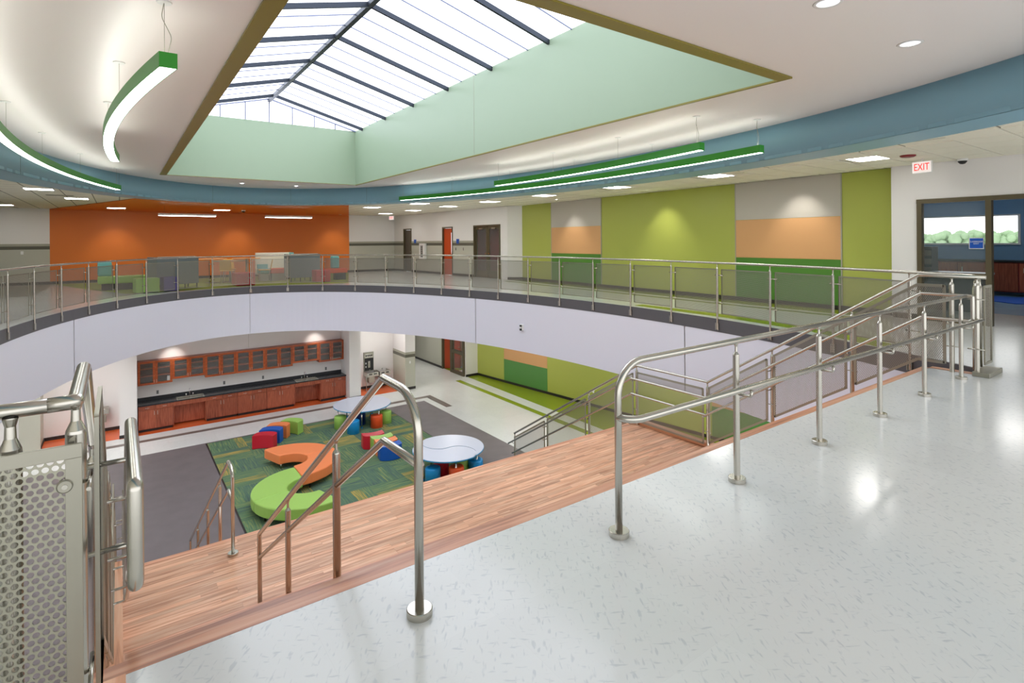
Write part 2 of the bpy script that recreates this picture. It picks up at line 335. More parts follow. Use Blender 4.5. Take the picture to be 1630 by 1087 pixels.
# floor stripes of coloured tile along the green wall (upper)
def strip(poly, z, name, m, parent=None): return st(MB().prism(poly, z, z+.003), name, m, parent)
strip([(11.62, 4.6), (12.2, 4.6), (12.66, 16.9), (12.2, 16.9)], .0005, 'floor_stripe', 'vgreen')
strip([(11.2, 4.6), (11.36, 4.6), (11.85, 16.9), (11.7, 16.9)], .0005, 'floor_stripe', 'vgreen')
strip([(8.5, 3.2), (9.1, 4.4), (9.45, 6.2), (9.62, 8.6), (9.9, 8.6), (9.8, 6.0), (9.4, 4.2), (8.8, 3.0)], .0005, 'floor_stripe', 'vgreen')
strip([(8.82, 1.2), (9.9, 1.2), (9.9, 1.32), (8.82, 1.32)], .0005, 'floor_stripe', 'vbrown')
# lounge carpet on the upper floor
strip([(-.9, 23.2), (.2, 20.2), (1.2, 20.15), (3.7, 20.85), (6.9, 20.0), (9.3, 26.9), (-2.0, 26.9)], .0005, 'floor_carpet', 'loungec')
strip([(-8.5, 21), (-2.0, 21.2), (-2.0, 26.9), (-8.5, 26.9)], .0005, 'floor_carpet', 'loungev')
# ------------------------------------------------------------------ upper walls
def wall(name, a, b, z0, z1, m, th=.12, holes=(), parent=None):
    """wall from a to b (plan), thickness to the left of a->b; holes = (s0, s1, z0, z1) along it"""
    A, B = Vector((*a, 0)), Vector((*b, 0)); L_ = (B-A).length; d = (B-A).normalized(); n = Vector((-d.y, d.x, 0))
    mb = MB(); xs = sorted({0, L_, *[h[0] for h in holes], *[h[1] for h in holes]})
    for i in range(len(xs)-1):
        s0, s1 = xs[i], xs[i+1]; segs = [(z0, z1)]
        for h in holes:
            if h[0] <= s0+1e-6 and h[1] >= s1-1e-6:
                new = []
                for q in segs:
                    if h[2] > q[0]: new.append((q[0], min(q[1], h[2])))
                    if h[3] < q[1]: new.append((max(q[0], h[3]), q[1]))
                segs = new
        for q in segs:
            c = A+d*(s0+s1)/2+n*th/2; c.z = (q[0]+q[1])/2
            mb.obox(c, d*(s1-s0)/2, n*th/2, Vector((0, 0, (q[1]-q[0])/2)))
    return st(mb, name, m, parent)
def onwall(name, a, b, s0, s1, z0, z1, m, proud=.01, parent=None, kind=None, th=None):
    """thin piece proud of the room side (right of a->b)"""
    A, B = Vector((*a, 0)), Vector((*b, 0)); d = (B-A).normalized(); n = Vector((d.y, -d.x, 0))
    c = A+d*(s0+s1)/2+n*(proud/2); c.z = (z0+z1)/2
    o = MB().obox(c, d*(s1-s0)/2, n*proud/2, Vector((0, 0, (z1-z0)/2))).build(name, m, parent)
    if kind: o['kind'] = kind
    return o
YO = 27.15
wl = wall('wall_back', (-9, YO), (-2.11, YO), 0, ZA, 'white')
onwall('wainscot', (-9, YO), (-2.11, YO), 0, 6.89, .1, 1.32, 'grey', .008, wl); onwall('rail_stripe', (-9, YO), (-2.11, YO), 0, 6.89, 1.32, 1.44, 'stripe', .012, wl); onwall('rail_stripe', (-9, YO), (-2.11, YO), 0, 6.89, 1.44, 1.53, 'stripel', .010, wl)
st(MB().box(-9, YO-.02, 0, -2.11, YO, .1), 'baseboard_back', 'base')
wall('wall_orange', (-2.11, YO), (9.42, YO), 0, ZA, 'orange')
st(MB().box(-2.11, YO-.02, 0, 9.42, YO, .1), 'baseboard_orange', 'base')
st(MB().prism([(-2.11, 27.15), (.46, 19.7), (1.6, 20.5), (3.7, 21.2), (5.6, 20.7), (6.9, 19.9), (9.42, 27.15)], ZA-.03, ZA-.002), 'ceiling_orange', 'orange')
K = (11.84, YO); J = (12.262, 17.4)
wb = wall('wall_far', (9.42, YO), K, 0, ZA, 'white')
Lk = K[0]-9.42
for z0, z1, m, p in ((.1, 1.32, 'grey', .008), (1.32, 1.44, 'stripe', .012), (1.44, 1.53, 'stripel', .010)): onwall('wainscot' if m == 'grey' else 'rail_stripe', (9.42, YO), K, 0, Lk, z0, z1, m, p, wb)
st(MB().box(9.42, YO-.02, 0, 11.84, YO, .1), 'baseboard_far', 'base')
dl = hypot(J[0]-K[0], J[1]-K[1])
def sof(y): return (K[1]-y)*dl/(K[1]-J[1])
doors = [(26.08, 25.22, 2.16), (22.24, 21.36, 2.16), (19.71, 17.84, 2.17)]
wd = wall('wall_doors', K, J, 0, ZA, 'white', .14, [(sof(a), sof(b), 0, h) for a, b, h in doors])
spans = [(0, sof(26.08)), (sof(25.22), sof(22.24)), (sof(21.36), sof(19.71))]
for s0, s1 in spans:
    for z0, z1, m, p in ((.1, 1.32, 'grey', .008), (1.32, 1.44, 'stripe', .012), (1.44, 1.53, 'stripel', .010)): onwall('wainscot' if m == 'grey' else 'rail_stripe', K, J, s0, s1, z0, z1, m, p, wd)
    onwall('baseboard', K, J, s0, s1, 0, .1, 'base', .02, wd)
du = Vector((J[0]-K[0], J[1]-K[1], 0)).normalized(); nu = Vector((du.y, -du.x, 0))
def wp(s, z, inn=0): return Vector((K[0], K[1], z))+du*s-nu*inn
def door(n, s0, s1, h, leaf, win=None, double=False, bars=True):
    r = MB()
    for a, b in ((s0, s0+.06), (s1-.06, s1)): r.obox(wp((a+b)/2, h/2, .05), du*(b-a)/2, nu*.075, Vector((0, 0, h/2)))
    r.obox(wp((s0+s1)/2, h-.03, .05), du*(s1-s0)/2, nu*.075, Vector((0, 0, .03)))
    o = r.build('door_%d' % n, 'bronze'); o['kind'] = 'structure'
    lv = [(s0+.06, (s0+s1)/2-.01), ((s0+s1)/2+.01, s1-.06)] if double else [(s0+.06, s1-.06)]
    for i, (a, b) in enumerate(lv):
        w_ = b-a; mb = MB()
        if win:
            wx0, wx1, wz0, wz1 = win; wx0, wx1 = a+wx0*w_, a+wx1*w_
            for q0, q1, z0, z1 in ((a, wx0, .01, h-.07), (wx1, b, .01, h-.07), (wx0, wx1, .01, wz0), (wx0, wx1, wz1, h-.07)):
                if q1-q0 > .003: mb.obox(wp((q0+q1)/2, (z0+z1)/2, .07), du*(q1-q0)/2, nu*.022, Vector((0, 0, (z1-z0)/2)))
            MB().obox(wp((wx0+wx1)/2, (wz0+wz1)/2, .07), du*(wx1-wx0)/2, nu*.006, Vector((0, 0, (wz1-wz0)/2))).build('pane', 'glass', o)
        else: mb.obox(wp((a+b)/2, h/2-.03, .07), du*w_/2, nu*.022, Vector((0, 0, h/2-.04)))
        lf = mb.build('leaf', leaf, o)
        hs = b-.10 if (double and i == 0) or not double else a+.10
        MB().obox(wp(hs, 1.0, .03), du*.05, nu*.015, Vector((0, 0, .012))).build('handle', 'chrome', lf)
        if double: MB().obox(wp((a+b)/2, h-.15, .03), du*.12, nu*.03, Vector((0, 0, .03))).build('closer', 'steeld', lf)
    return o
door(1, sof(26.08), sof(25.22), 2.16, 'dkdoor')
door(2, sof(22.24), sof(21.36), 2.16, 'orangedoor', (.72, .9, .95, 1.9))
door(3, sof(19.71), sof(17.84), 2.17, 'bronze', (.12, .88, .3, 2.0), True)
st(MB().obox(wp(sof(18.8), 1.4, .9), du*1.1, nu*.02, Vector((0, 0, 1.4))).obox(wp(sof(17.68), 1.4, .5), du*.02, nu*.4, Vector((0, 0, 1.4))).obox(wp(sof(19.92), 1.4, .5), du*.02, nu*.4, Vector((0, 0, 1.4))), 'wall_vestibule', 'reddoor')
GA, GB = (12.69, 17.0), (12.2, 4.25)
wall('wall_return', J, GA, 0, ZA, 'white')
onwall('baseboard_return', J, GA, 0, .58, 0, .1, 'base', .02, None, 'structure')
gl = hypot(GB[0]-GA[0], GB[1]-GA[1]); sg = lambda y: (GA[1]-y)*gl/(GA[1]-GB[1])
wg = wall('wall_green', GA, GB, 0, ZA, 'lime')
onwall('baseboard', GA, GB, 0, gl, 0, .1, 'base', .02, wg)
for y0, y1 in ((15.15, 12.55), (7.75, 5.28)):
    onwall('wall_panel', GA, GB, sg(y0), sg(y1), 1.97, ZA, 'gpanel', .015, wg); onwall('wall_panel', GA, GB, sg(y0), sg(y1), 1.06, 1.965, 'tan', .015, wg); onwall('wall_panel', GA, GB, sg(y0), sg(y1), .1, 1.055, 'dgreen', .015, wg)
    for y in (y0, y1): onwall('edge_strip', GA, GB, sg(y)-.012, sg(y)+.012, .1, ZA, 'stripel', .02, wg)
# storefront wall on the right
XW = 11.93
ww = wall('wall_right', (GB[0]-.27, 4.25), (XW, -2.5), 0, ZA, 'white', .15, [(4.25-3.85, 4.25-1.2, 0, 2.2)])
wall('wall_jamb', (11.95, 4.251), (12.2, 4.251), 0, ZA, 'white', .02)
onwall('baseboard_right', (XW, 4.25), (XW, 3.85), 0, .4, 0, .1, 'base', .02, None, 'structure')
f = MB()
for y0, y1 in ((3.85, 3.775), (2.87, 2.79), (1.28, 1.2)): f.box(XW-.03, y1, 0, XW+.1, y0, 2.2)
f.box(XW-.032, 1.198, 2.125, XW+.102, 3.852, 2.202); f.box(XW-.029, 2.8, .80, XW+.099, 3.8, .88); f.box(XW-.029, 2.8, 0, XW+.099, 3.8, .08)
wf = f.build('window_1', 'bronze'); wf['kind'] = 'structure'
MB().box(XW+.03, 2.87, .88, XW+.04, 3.775, 2.125).build('pane', 'glass', wf)
MB().box(XW+.03, 2.87, .08, XW+.04, 3.775, .80).build('pane', 'glass', wf)
sg_ = thing('classroom_sign', 'small blue sign with white lettering on the glass beside the doorway', 'sign', (XW-.004, 2.995, 1.40))
MB().box(-.004, -.1, -.095, .002, .1, .095).build('backing', 'whitep', sg_); MB().box(-.007, -.09, -.085, -.004, .09, .085).build('face', 'signb', sg_)
def text(body, size, loc, rot, m, parent, name, ext=.001):
    cu = bpy.data.curves.new(name, 'FONT'); cu.body = body; cu.size = size; cu.extrude = ext; cu.align_x = 'CENTER'; cu.align_y = 'CENTER'
    o = bpy.data.objects.new(name, cu); COL.objects.link(o); dg = bpy.context.evaluated_depsgraph_get()
    me = bpy.data.meshes.new_from_object(o.evaluated_get(dg)); bpy.data.objects.remove(o)
    me.materials.clear(); me.materials.append(W[m]); o = bpy.data.objects.new(name, me); COL.objects.link(o)
    o.location = loc; o.rotation_euler = rot; o.parent = parent; return o
text('CLASSROOM\nEAST', .034, (-.0085, 0, .01), (pi/2, 0, -pi/2), 'whitep', sg_, 'lettering')
# room beyond the glass
st(MB().box(XW+.1, -1.0, -.03, 19.2, 7.0, -.002), 'floor_room', 'roomfloor')
rb = st(MB().box(19, -1, 0, 19.1, 7, 1.34).box(19, -1, 2.07, 19.1, 7, 3.0).box(19, 6.9, 1.34, 19.1, 7, 2.07).box(19, -1, 1.34, 19.1, 3.9, 2.07), 'wall_room_back', 'roomblue')
st(MB().box(12.9, 7, 0, 19.1, 7.1, 3), 'wall_room_left', 'roomblue'); st(MB().box(XW+.15, -1.1, 0, 19.1, -1, 3), 'wall_room_right', 'roomblue')
st(MB().box(XW+.15, -1, 2.95, 19.1, 7, 3.0), 'ceiling_room', 'white')
wr = MB().box(18.95, 3.86, 1.30, 19.12, 6.94, 1.345).box(18.95, 3.86, 2.065, 19.12, 6.94, 2.10).box(18.95, 3.86, 1.345, 19.12, 3.91, 2.065).box(18.95, 6.89, 1.345, 19.12, 6.94, 2.065).build('window_2', 'whitep'); wr['kind'] = 'structure'
hed = MB(); rr = random.Random(3)
for i in range(520):
    x, y = 60+rr.uniform(-2, 2), rr.uniform(9, 25); z = rr.uniform(.3, 1.7); r = rr.uniform(.28, .55)
    hed.lathe(x, y, [(r*sin(pi*k/4), z-r*cos(pi*k/4)) for k in range(5)], 6)
tag(hed.build('tree_line', 'outdoor', kind='stuff'), 'pale green line of trees beyond the classroom window', 'trees')
cb = thing('base_cabinet', 'long dark red wooden cabinet run under the classroom window', 'cabinet', (18.4, 3.0, 0))
MB().box(0, -3.6, .1, .55, 3.9, .86).build('body', 'reddoor', cb); MB().box(-.03, -3.62, .86, .58, 3.92, .91).build('worktop', 'blackc', cb)
for i in range(12):
    y = -3.55+i*.62; d_ = MB().box(-.02, y+.01, .13, 0, y+.6, .83).build('door', 'cherry', cb); MB().box(-.04, y+.5, .6, -.02, y+.52, .72).build('handle', 'handle', d_)
wbk = thing('reception_desk', 'dark desk with pale top seen through the glass pane', 'desk', (14.2, 3.9, 0))
MB().box(-.3, -.5, 0, .3, .42, .74).build('body', 'black', wbk); MB().box(-.34, -.54, .74, .34, .46, .78).build('desk_top', 'tabletop', wbk)
pc = thing('storage_rack', 'dark slatted storage rack standing behind the left of the glass', 'rack', (14.95, 4.68, 0))
MB().box(-.2, -.19, 0, .2, .19, 1.3).build('body', 'black', pc)
for i in range(6): MB().box(-.22, -.18, .15+i*.19, -.2, .18, .27+i*.19).build('shelf_front', 'dkdoor', pc)
tag(MB().prism([(16.3, 3.4), (17.2, 2.2), (18.2, 2.6), (18.0, 4.4), (16.9, 4.3)], .001, .012).build('rug', 'rug'), 'bright blue rug on the floor of the room beyond the doorway', 'rug')
# ------------------------------------------------------------------ ceilings
ringN = 160
outer = [CE(2*pi*i/ringN, .42, .36) for i in range(ringN)]
cl = st(MB().prism(BIG[:1]+[(14, -2.5), (14, 27.4), (-9, 27.4)], ZA+.006, ZA+.05, outer), 'ceiling_tiles', 'grid')
# individual 2 x 2 tiles where the photo shows the joints
TR = [(10.4, y) for y in (4.03, 6.99, 9.88, 12.82, 15.79, 18.7, 21.8, 24.85)]
tm_ = MB().box(-.291, -.291, 0, .291, .291, .02).build('ceiling_tile', 'actile', cl); first = True; cnt = 0
for i in range(-1, 8):
    for j in range(-1, 20):
        x, y = 7.66+.61*i+.305-.0, .17+.61*j+.305-.61
        q = Matrix.Rotation(-.017, 2) @ Vector((x-3.724, y-9.598))
        if min((( (q.x+dx)/(5.654+.5))**2+((q.y+dy)/(10.96+.45))**2) for dx in (-.3, .3) for dy in (-.3, .3)) < 1.0 or x > 11.9: continue
        if any(abs(x-a) < .45 and abs(y-b) < .45 for a, b in TR): continue
        o = tm_ if first else tm_.copy()
        if not first: COL.objects.link(o)
        first = False; cnt += 1; o.location = (x, y, ZA-.012)
# high ceiling with the skylight opening
SX0, SX1, SY0, SY1 = 1.08, 6.39, 3.45, 17.76
cin = [CE(2*pi*i/ringN, .02) for i in range(ringN)]
st(MB().prism(cin, ZC, ZC+.1, [(SX0, SY0), (SX1, SY0), (SX1, SY1), (SX0, SY1)]), 'ceiling', 'ceil')
bl = ribbon(lambda t, o=0: CE(t, o), 0, 2.842, ZC, .02, 200, 0, 2*pi)
rb_ = st(bl, 'trim_3', 'blue')
un = MB(); vs = []; fs = []
for i in range(ringN+1):
    a = CE(2*pi*i/ringN, 0); b = CE(2*pi*i/ringN, .74, .60); vs += [(*a, 2.842), (*b, 2.842), (*b, 2.90), (*a, 2.90)]
for i in range(ringN):
    for j in range(4): fs.append((i*4+j, (i+1)*4+j, (i+1)*4+(j+1) % 4, i*4+(j+1) % 4))
st(un.add(vs, fs, False), 'trim_4', 'blue')
for t in (.10, .52, .92, 1.32, 1.75, 2.25, 2.72):   # joints in the blue fascia
    a = CE(t, -.001); b = CE(t+.0006, -.003)
    MB().bar((a[0], a[1], 2.85), (a[0], a[1], 3.39), .004, .004, (1, 0, 0)).build('joint', 'stripe', rb_)
# skylight shaft
ZW = 5.16; RX = (SX0+SX1)/2; ZR = 5.86
sh = st(MB().box(SX1-.004, SY0, ZC-.002, SX1+.1, SY1, ZW).box(SX0-.1, SY0, ZC-.002, SX0+.004, SY1, ZW), 'wall_skylight_sides', 'shaft')
st(MB().box(SX0-.1, SY1-.004, ZC-.002, SX1+.1, SY1+.1, ZW).box(SX0-.1, SY0-.1, ZC-.002, SX1+.1, SY0+.004, ZW), 'wall_skylight_ends', 'shaft')
for y in (10.3,): MB().box(SX1-.007, y-.004, ZC, SX1-.003, y+.004, ZW).build('joint', 'stripel', sh)
st(MB().box(SX0-.15, SY0-.15, ZC-.022, SX0+.006, SY1, ZC-.0021).box(SX0, SY0-.15, ZC-.022, SX1+.04, SY0+.006, ZC-.0021).box(SX1-.006, SY0, ZC-.022, SX1+.04, SY1+.02, ZC-.0021).box(SX0-.02, SY1-.006, ZC-.014, SX1, SY1+.02, ZC-.0021), 'trim_5', 'olive')
sk = thing('skylight', 'ridged translucent skylight over the pale green shaft', 'skylight', (0, 0, 0))
MAJ = [17.07-1.873*i for i in range(8)]; EV = ZW+.0
def slope(x): return ZR-abs(x-RX)/(SX1-RX)*(ZR-EV)
ys = sorted(set([SY0]+[y for y in MAJ if y > SY0]+[SY1]+[y+dy for y in MAJ for dy in (-.624, -1.248) if SY0 < y+dy < SY1]+[17.07+.6]))
ys = [y for y in ys if y <= SY1]
for sd, xe in ((-1, SX0), (1, SX1)):
    for i in range(len(ys)-1):
        y0, y1 = ys[i]+.004, ys[i+1]-.004
        if y1-y0 < .05: continue
        MB().add([(RX, y0, ZR), (RX, y1, ZR), (xe, y1, EV), (xe, y0, EV), (RX, y0, ZR+.03), (RX, y1, ZR+.03), (xe, y1, EV+.03), (xe, y0, EV+.03)],
                 [(0, 1, 2, 3), (7, 6, 5, 4), (0, 4, 5, 1), (1, 5, 6, 2), (2, 6, 7, 3), (3, 7, 4, 0)]).build('translucent_panel', 'sky', sk)
    for y in ys[1:-1]:
        mj = min(abs(y-a) for a in MAJ) < .02; w_, h_ = (.05, .09) if mj else (.014, .02)
        MB().bar((RX, y, ZR-h_/2-.004), (xe, y, EV-h_/2-.004), w_, h_).build('rafter', 'dark' if mj else 'mull', sk)
MB().bar((RX, SY0, ZR-.05), (RX, SY1, ZR-.05), .10, .10).build('ridge_beam', 'dark', sk)
NG = 8
for yy, oy in ((SY1, 1), (SY0, -1)):
    for i in range(NG):
        x0 = SX0+(SX1-SX0)*i/NG+.006; x1 = SX0+(SX1-SX0)*(i+1)/NG-.006
        MB().add([(x0, yy, ZW), (x1, yy, ZW), (x1, yy, slope(x1)), (x0, yy, slope(x0)), (x0, yy+.03*oy, ZW), (x1, yy+.03*oy, ZW), (x1, yy+.03*oy, slope(x1)), (x0, yy+.03*oy, slope(x0))],
                 [(0, 1, 2, 3), (7, 6, 5, 4), (0, 4, 5, 1), (1, 5, 6, 2), (2, 6, 7, 3), (3, 7, 4, 0)]).build('gable_panel', 'skyg', sk)
        if i:
            x = SX0+(SX1-SX0)*i/NG; MB().box(x-.014, yy-.02*oy-.01, ZW, x+.014, yy-.02*oy+.01, slope(x)).build('mullion', 'mull', sk)
    for xe in (SX0, SX1): MB().bar((RX, yy-.03*oy, ZR-.015), (xe, yy-.03*oy, EV-.015), .02, .025).build('gable_rail', 'mull', sk)
# ------------------------------------------------------------------ lower floor
st(MB().prism([(-9, 2.5), (16, 2.5), (16, 27.4), (-9, 27.4)], ZL-.1, ZL), 'floor_lower', 'vctl')
def lstrip(poly, name, m, h=.003): return st(MB().prism(poly, ZL+.0005, ZL+h), name, m)
def rect(x0, y0, x1, y1): return [(x0, y0), (x1, y0), (x1, y1), (x0, y1)]
lstrip(rect(-8, 8, 9.32, 18.74), 'floor_mat', 'matfl')
lstrip(rect(-8, 19.95, 7.3, 20.17), 'floor_stripe', 'vbrown'); lstrip(rect(7.55, 19.06, 9.6, 19.29), 'floor_stripe', 'vbrown'); lstrip(rect(9.6, 17.53, 9.85, 19.29), 'floor_stripe', 'vbrown')
lstrip(rect(.0, 20.7, 7.55, 21.6), 'floor_stripe', 'vorange'); lstrip(rect(-1.88, 20.74, -.001, 21.9), 'floor_stripe', 'vorange'); lstrip(rect(7.551, 20.6, 9.4, 21.75), 'floor_stripe', 'vorange')
lstrip(rect(11.73, 8, 11.97, 20.6), 'floor_stripe', 'vgreen'); lstrip([(12.37, 8), (14.7, 8), (13.05, 20.9), (12.5, 20.9)], 'floor_stripe', 'vgreen')
lstrip(rect(12.45, 22.15, 13.2, 23.0), 'floor_stripe', 'vgreen')
lstrip(rect(2.08, 10.9, 7.82, 18.68), 'floor_carpet_border', 'base', .004)
cp = st(MB().box(2.12, 10.9, ZL, 7.78, 18.64, ZL+.006), 'floor_carpet_lower', 'carpett')
PW, PL = .236, .944
ph = MB().box(-PL/2+.001, -PW/2+.001, 0, PL/2-.001, PW/2-.001, .004)
pm = {}
for k in ('carpetg', 'carpety', 'carpett'): pm[k] = ph.build('carpet_plank', k, cp)
used = set(); rr = random.Random(11)
for i in range(6):
    for j in range(8):
        cx, cy = 2.12+PL*(i+.5), 18.64-PL*(j+.5)
        for q in range(4):
            o = (q-1.5)*PW; k = rr.choices(('carpetg', 'carpety', 'carpett'), (50, 20, 30))[0]
            ob = pm[k] if k not in used else pm[k].copy()
            if k in used: COL.objects.link(ob)
            used.add(k)
            if (i+j) % 2: ob.location = (cx, cy+o, ZL+.005); ob.rotation_euler = (0, 0, pi*rr.randint(0, 1))
            else: ob.location = (cx+o, cy, ZL+.005); ob.rotation_euler = (0, 0, pi/2+pi*rr.randint(0, 1))
# lower walls
HS = ZS+.001
def bx(name, x0, y0, x1, y1, m, z0=ZL, z1=HS, parent=None): return st(MB().box(x0, y0, z0, x1, y1, z1), name, m, parent)
def base(x0, y0, x1, y1, name='baseboard_lower'): return st(MB().box(x0, y0, ZL, x1, y1, ZL+.1), name, 'base')
bx('wall_kitchen', .0, 21.55, 7.55, 21.67, 'white'); bx('wall_column', .0, 20.75, .45, 21.55, 'white'); bx('wall_column', 7.112, 20.57, 7.55, 21.55, 'white')
st(MB().box(3.78, 21.547, -2.25, 3.786, 21.551, ZS), 'trim_6', 'stripel')
bx('wall_fountain', 7.55, 21.76, 9.4, 21.88, 'white')
sb = bx('wall_stub', 9.40, 20.56, 9.83, 27.3, 'white')
def stubband(z0, z1, m, p):
    MB().box(9.40-p, 20.56-p, z0, 9.83, 20.56, z1).box(9.40-p, 20.56, z0, 9.40, 21.76, z1).build('wainscot' if m == 'grey' else 'rail_stripe', m, sb)
stubband(ZL+.1, ZL+1.30, 'grey', .006); stubband(ZL+1.30, ZL+1.42, 'stripe', .010); stubband(ZL+1.42, ZL+1.51, 'stripel', .008)
base(9.38, 20.54, 9.84, 20.56); base(7.55, 21.74, 9.4, 21.76); base(-1.88, 21.88, 0, 21.9); base(-.01, 20.73, .45, 20.75); base(7.08, 20.55, 7.56, 20.57)
bx('wall_alcove', -1.88, 21.9, .0, 22.0, 'white'); bx('wall_alcove_side', -1.98, 21.06, -1.88, 22.0, 'grey'); bx('wall_pier', -2.35, 21.06, -1.98, 22.0, 'grey'); bx('wall_lower_left', -9, 21.1, -2.35, 21.2, 'white')
base(-1.88, 21.1, -1.86, 21.9)
wc = bx('wall_corridor', 12.40, 23.0, 12.55, 27.3, 'grey'); base(12.38, 23.05, 12.40, 27.3)
bx('wall_corridor_end', 9.8, 27.2, 12.6, 27.3, 'white'); bx('wall_classroom', 13.3, 20.9, 13.45, 27.2, 'tan')
fr = MB().box(12.37, 22.93, ZL, 12.5, 23.02, ZL+2.2).box(12.37, 22.12, ZL, 12.5, 22.2, ZL+2.2).box(12.37, 22.12, ZL+2.12, 12.5, 23.02, ZL+2.2).build('door_4', 'bronze'); fr['kind'] = 'structure'
lf = MB().add([(12.48, 22.92, ZL+.01), (13.1, 22.52, ZL+.01), (13.12, 22.55, ZL+.01), (12.5, 22.95, ZL+.01), (12.48, 22.92, ZL+2.1), (13.1, 22.52, ZL+2.1), (13.12, 22.55, ZL+2.1), (12.5, 22.95, ZL+2.1)], [(3, 2, 1, 0), (4, 5, 6, 7), (0, 1, 5, 4), (1, 2, 6, 5), (2, 3, 7, 6), (3, 0, 4, 7)]).build('leaf', 'orangedoor', fr)
MB().box(12.98, 22.5, ZL+.98, 13.06, 22.54, ZL+1.02).build('handle', 'chrome', lf)
gd = MB()
for y0, y1 in ((22.12, 22.02), (21.10, 21.0)): gd.box(12.37, y1, ZL, 12.5, y0, HS)
gd.box(12.37, 21.1, ZL, 12.5, 22.02, ZL+.14).box(12.37, 21.1, ZL+.92, 12.5, 22.02, ZL+1.06).box(12.37, 21.1, ZL+2.12, 12.5, 22.02, ZL+2.2)
gdo = gd.build('window_3', 'bronze'); gdo['kind'] = 'structure'
for z0, z1 in ((.14, .92), (1.06, 2.12)): MB().box(12.43, 21.1, ZL+z0, 12.44, 22.02, ZL+z1).build('pane', 'glass', gdo)
bx('wall_door_head', 12.40, 21.0, 12.52, 23.02, 'white', ZL+2.2)
bx('wall_corner', 12.45, 20.9, 13.06, 21.0, 'white'); base(12.43, 20.88, 13.04, 20.9)
LA, LB = (13.05, 20.9), (14.75, 7.54)
wgl = wall('wall_green_lower', LA, LB, ZL, HS, 'lime')
ll = hypot(LB[0]-LA[0], LB[1]-LA[1]); sl = lambda y: (LA[1]-y)*ll/(LA[1]-LB[1])
onwall('baseboard', LA, LB, 0, ll, ZL, ZL+.1, 'base', .02, wgl)
for y0, y1 in ((19.13, 16.64), (9.9, 7.6)):
    onwall('wall_panel', LA, LB, sl(y0), sl(y1), ZL+.1, -3.495, 'green', .015, wgl); onwall('wall_panel', LA, LB, sl(y0), sl(y1), -3.49, -2.45, 'tan', .015, wgl); onwall('wall_panel', LA, LB, sl(y0), sl(y1), -2.445, HS, 'gpanel', .015, wgl)
sw = thing('wall_switch', 'small pale switch plate on the lower lime green wall', 'switch', (13.88, 14.38, -3.93), radians(7))
MB().box(-.012, -.035, -.06, 0, .035, .06).build('plate', 'whitep', sw); MB().box(-.02, -.008, -.02, -.01, .008, .02).build('toggle', 'outlet', sw)
# ------------------------------------------------------------------ bleacher stair
bs = thing('bleacher_stairs', 'wide oak bleacher stair with a strip-wood landing between the two floors', 'stairs', (0, 0, 0))
RI, T1, T2 = .16618, .278, .2567
MB().box(XL, YE+.002, -.04, XR, 2.42, 0).build('nosing', 'oakn', bs)
MB().box(XL, 1.0, -.04, .012, 2.345, .004).build('edge_board', 'oaky', bs); MB().box(XR-.02, 1.955, -.04, XR+.08, 2.345, .004).build('edge_board', 'oaky', bs)
MB().box(XL, 2.40, ZM, XR, 2.418, -.04).build('riser', 'oakn', bs)
def steps(x0, x1, y0, z0, n, tr_, rise):
    for i in range(n):
        z = z0-rise*(i+1); y = y0+tr_*i
        if i < n-1 or z > ZL+.05:
            if i < n-1: MB().box(x0, y, z-.035, x1, y+tr_+.03, z).build('tread', 'oakn', bs)
        if i: MB().box(x0, y-.001, z, x1, y+.017, z+rise-.035).build('riser', 'oak', bs)
steps(.012, 2.05, 2.42, 0, 11, T1, RI)
steps(.012, 2.05, 6.88, ZM, 16, T2, RI)
def tiers(y0, z0, n, dp, h):
    for i in range(n):
        z = z0-h*(i+1); y = y0+dp*i
        if i < n-1: MB().box(2.05, y, z-.05, XR-.02, y+dp+.04, z).build('seat_tier', 'oak', bs)
        MB().box(2.05, y-.002, z, XR-.02, y+.018, z+h-(.05 if i else .04)).build('riser', 'oak', bs)
tiers(2.42, 0, 3, .93, -ZM/3); tiers(6.88, ZM, 4, .963, (ZM-ZL)/4)
MB().box(.0, 5.2, ZM-.06, XR-.02, 6.83, ZM-.012).build('landing_base', 'oakn', bs)
MB().box(.0, 6.83, ZM-.04, XR-.02, 6.90, ZM+.001).build('nosing', 'oakn', bs)
rr = random.Random(5); BW = 1.63/28
protos = {}
nb = 0
for r in range(28):
    x = .012; y = 5.2+BW*r
    while x < XR-.03:
        Lb = rr.choice((.6, .75, .9, 1.05, 1.2)); x2 = min(x+Lb, XR-.022)
        if XR-.022-x2 < .3: x2 = XR-.022
        k = round(x2-x, 3)
        if k not in protos: protos[k] = MB().box(0, .0004, 0, k-.0008, BW-.0006, .012).build('board', 'oak', bs); o = protos[k]
        else: o = protos[k].copy(); COL.objects.link(o)
        o.location = (x, y, ZM-.012+rr.uniform(0, .0004)); x = x2; nb += 1
for x0, x1 in ((XL, .012), (XR-.022, XR+.08)):
    MB().box(x0, 5.2, ZM-.3, x1, 6.92, ZM+.085).build('curb', 'oaky', bs)
    for ya, za, yb, zb in ((2.42, -.02, 5.2, ZM+.085), (6.92, ZM+.085, 10.75, ZL+.085)):
        MB().add([(x, y, z) for x in (x0, x1) for y, z in ((ya, za), (yb, zb), (yb, zb-.32), (ya, za-.32))], [(0, 1, 2, 3), (7, 6, 5, 4), (0, 4, 5, 1), (1, 5, 6, 2), (2, 6, 7, 3), (3, 7, 4, 0)]).build('stringer', 'oaky', bs)
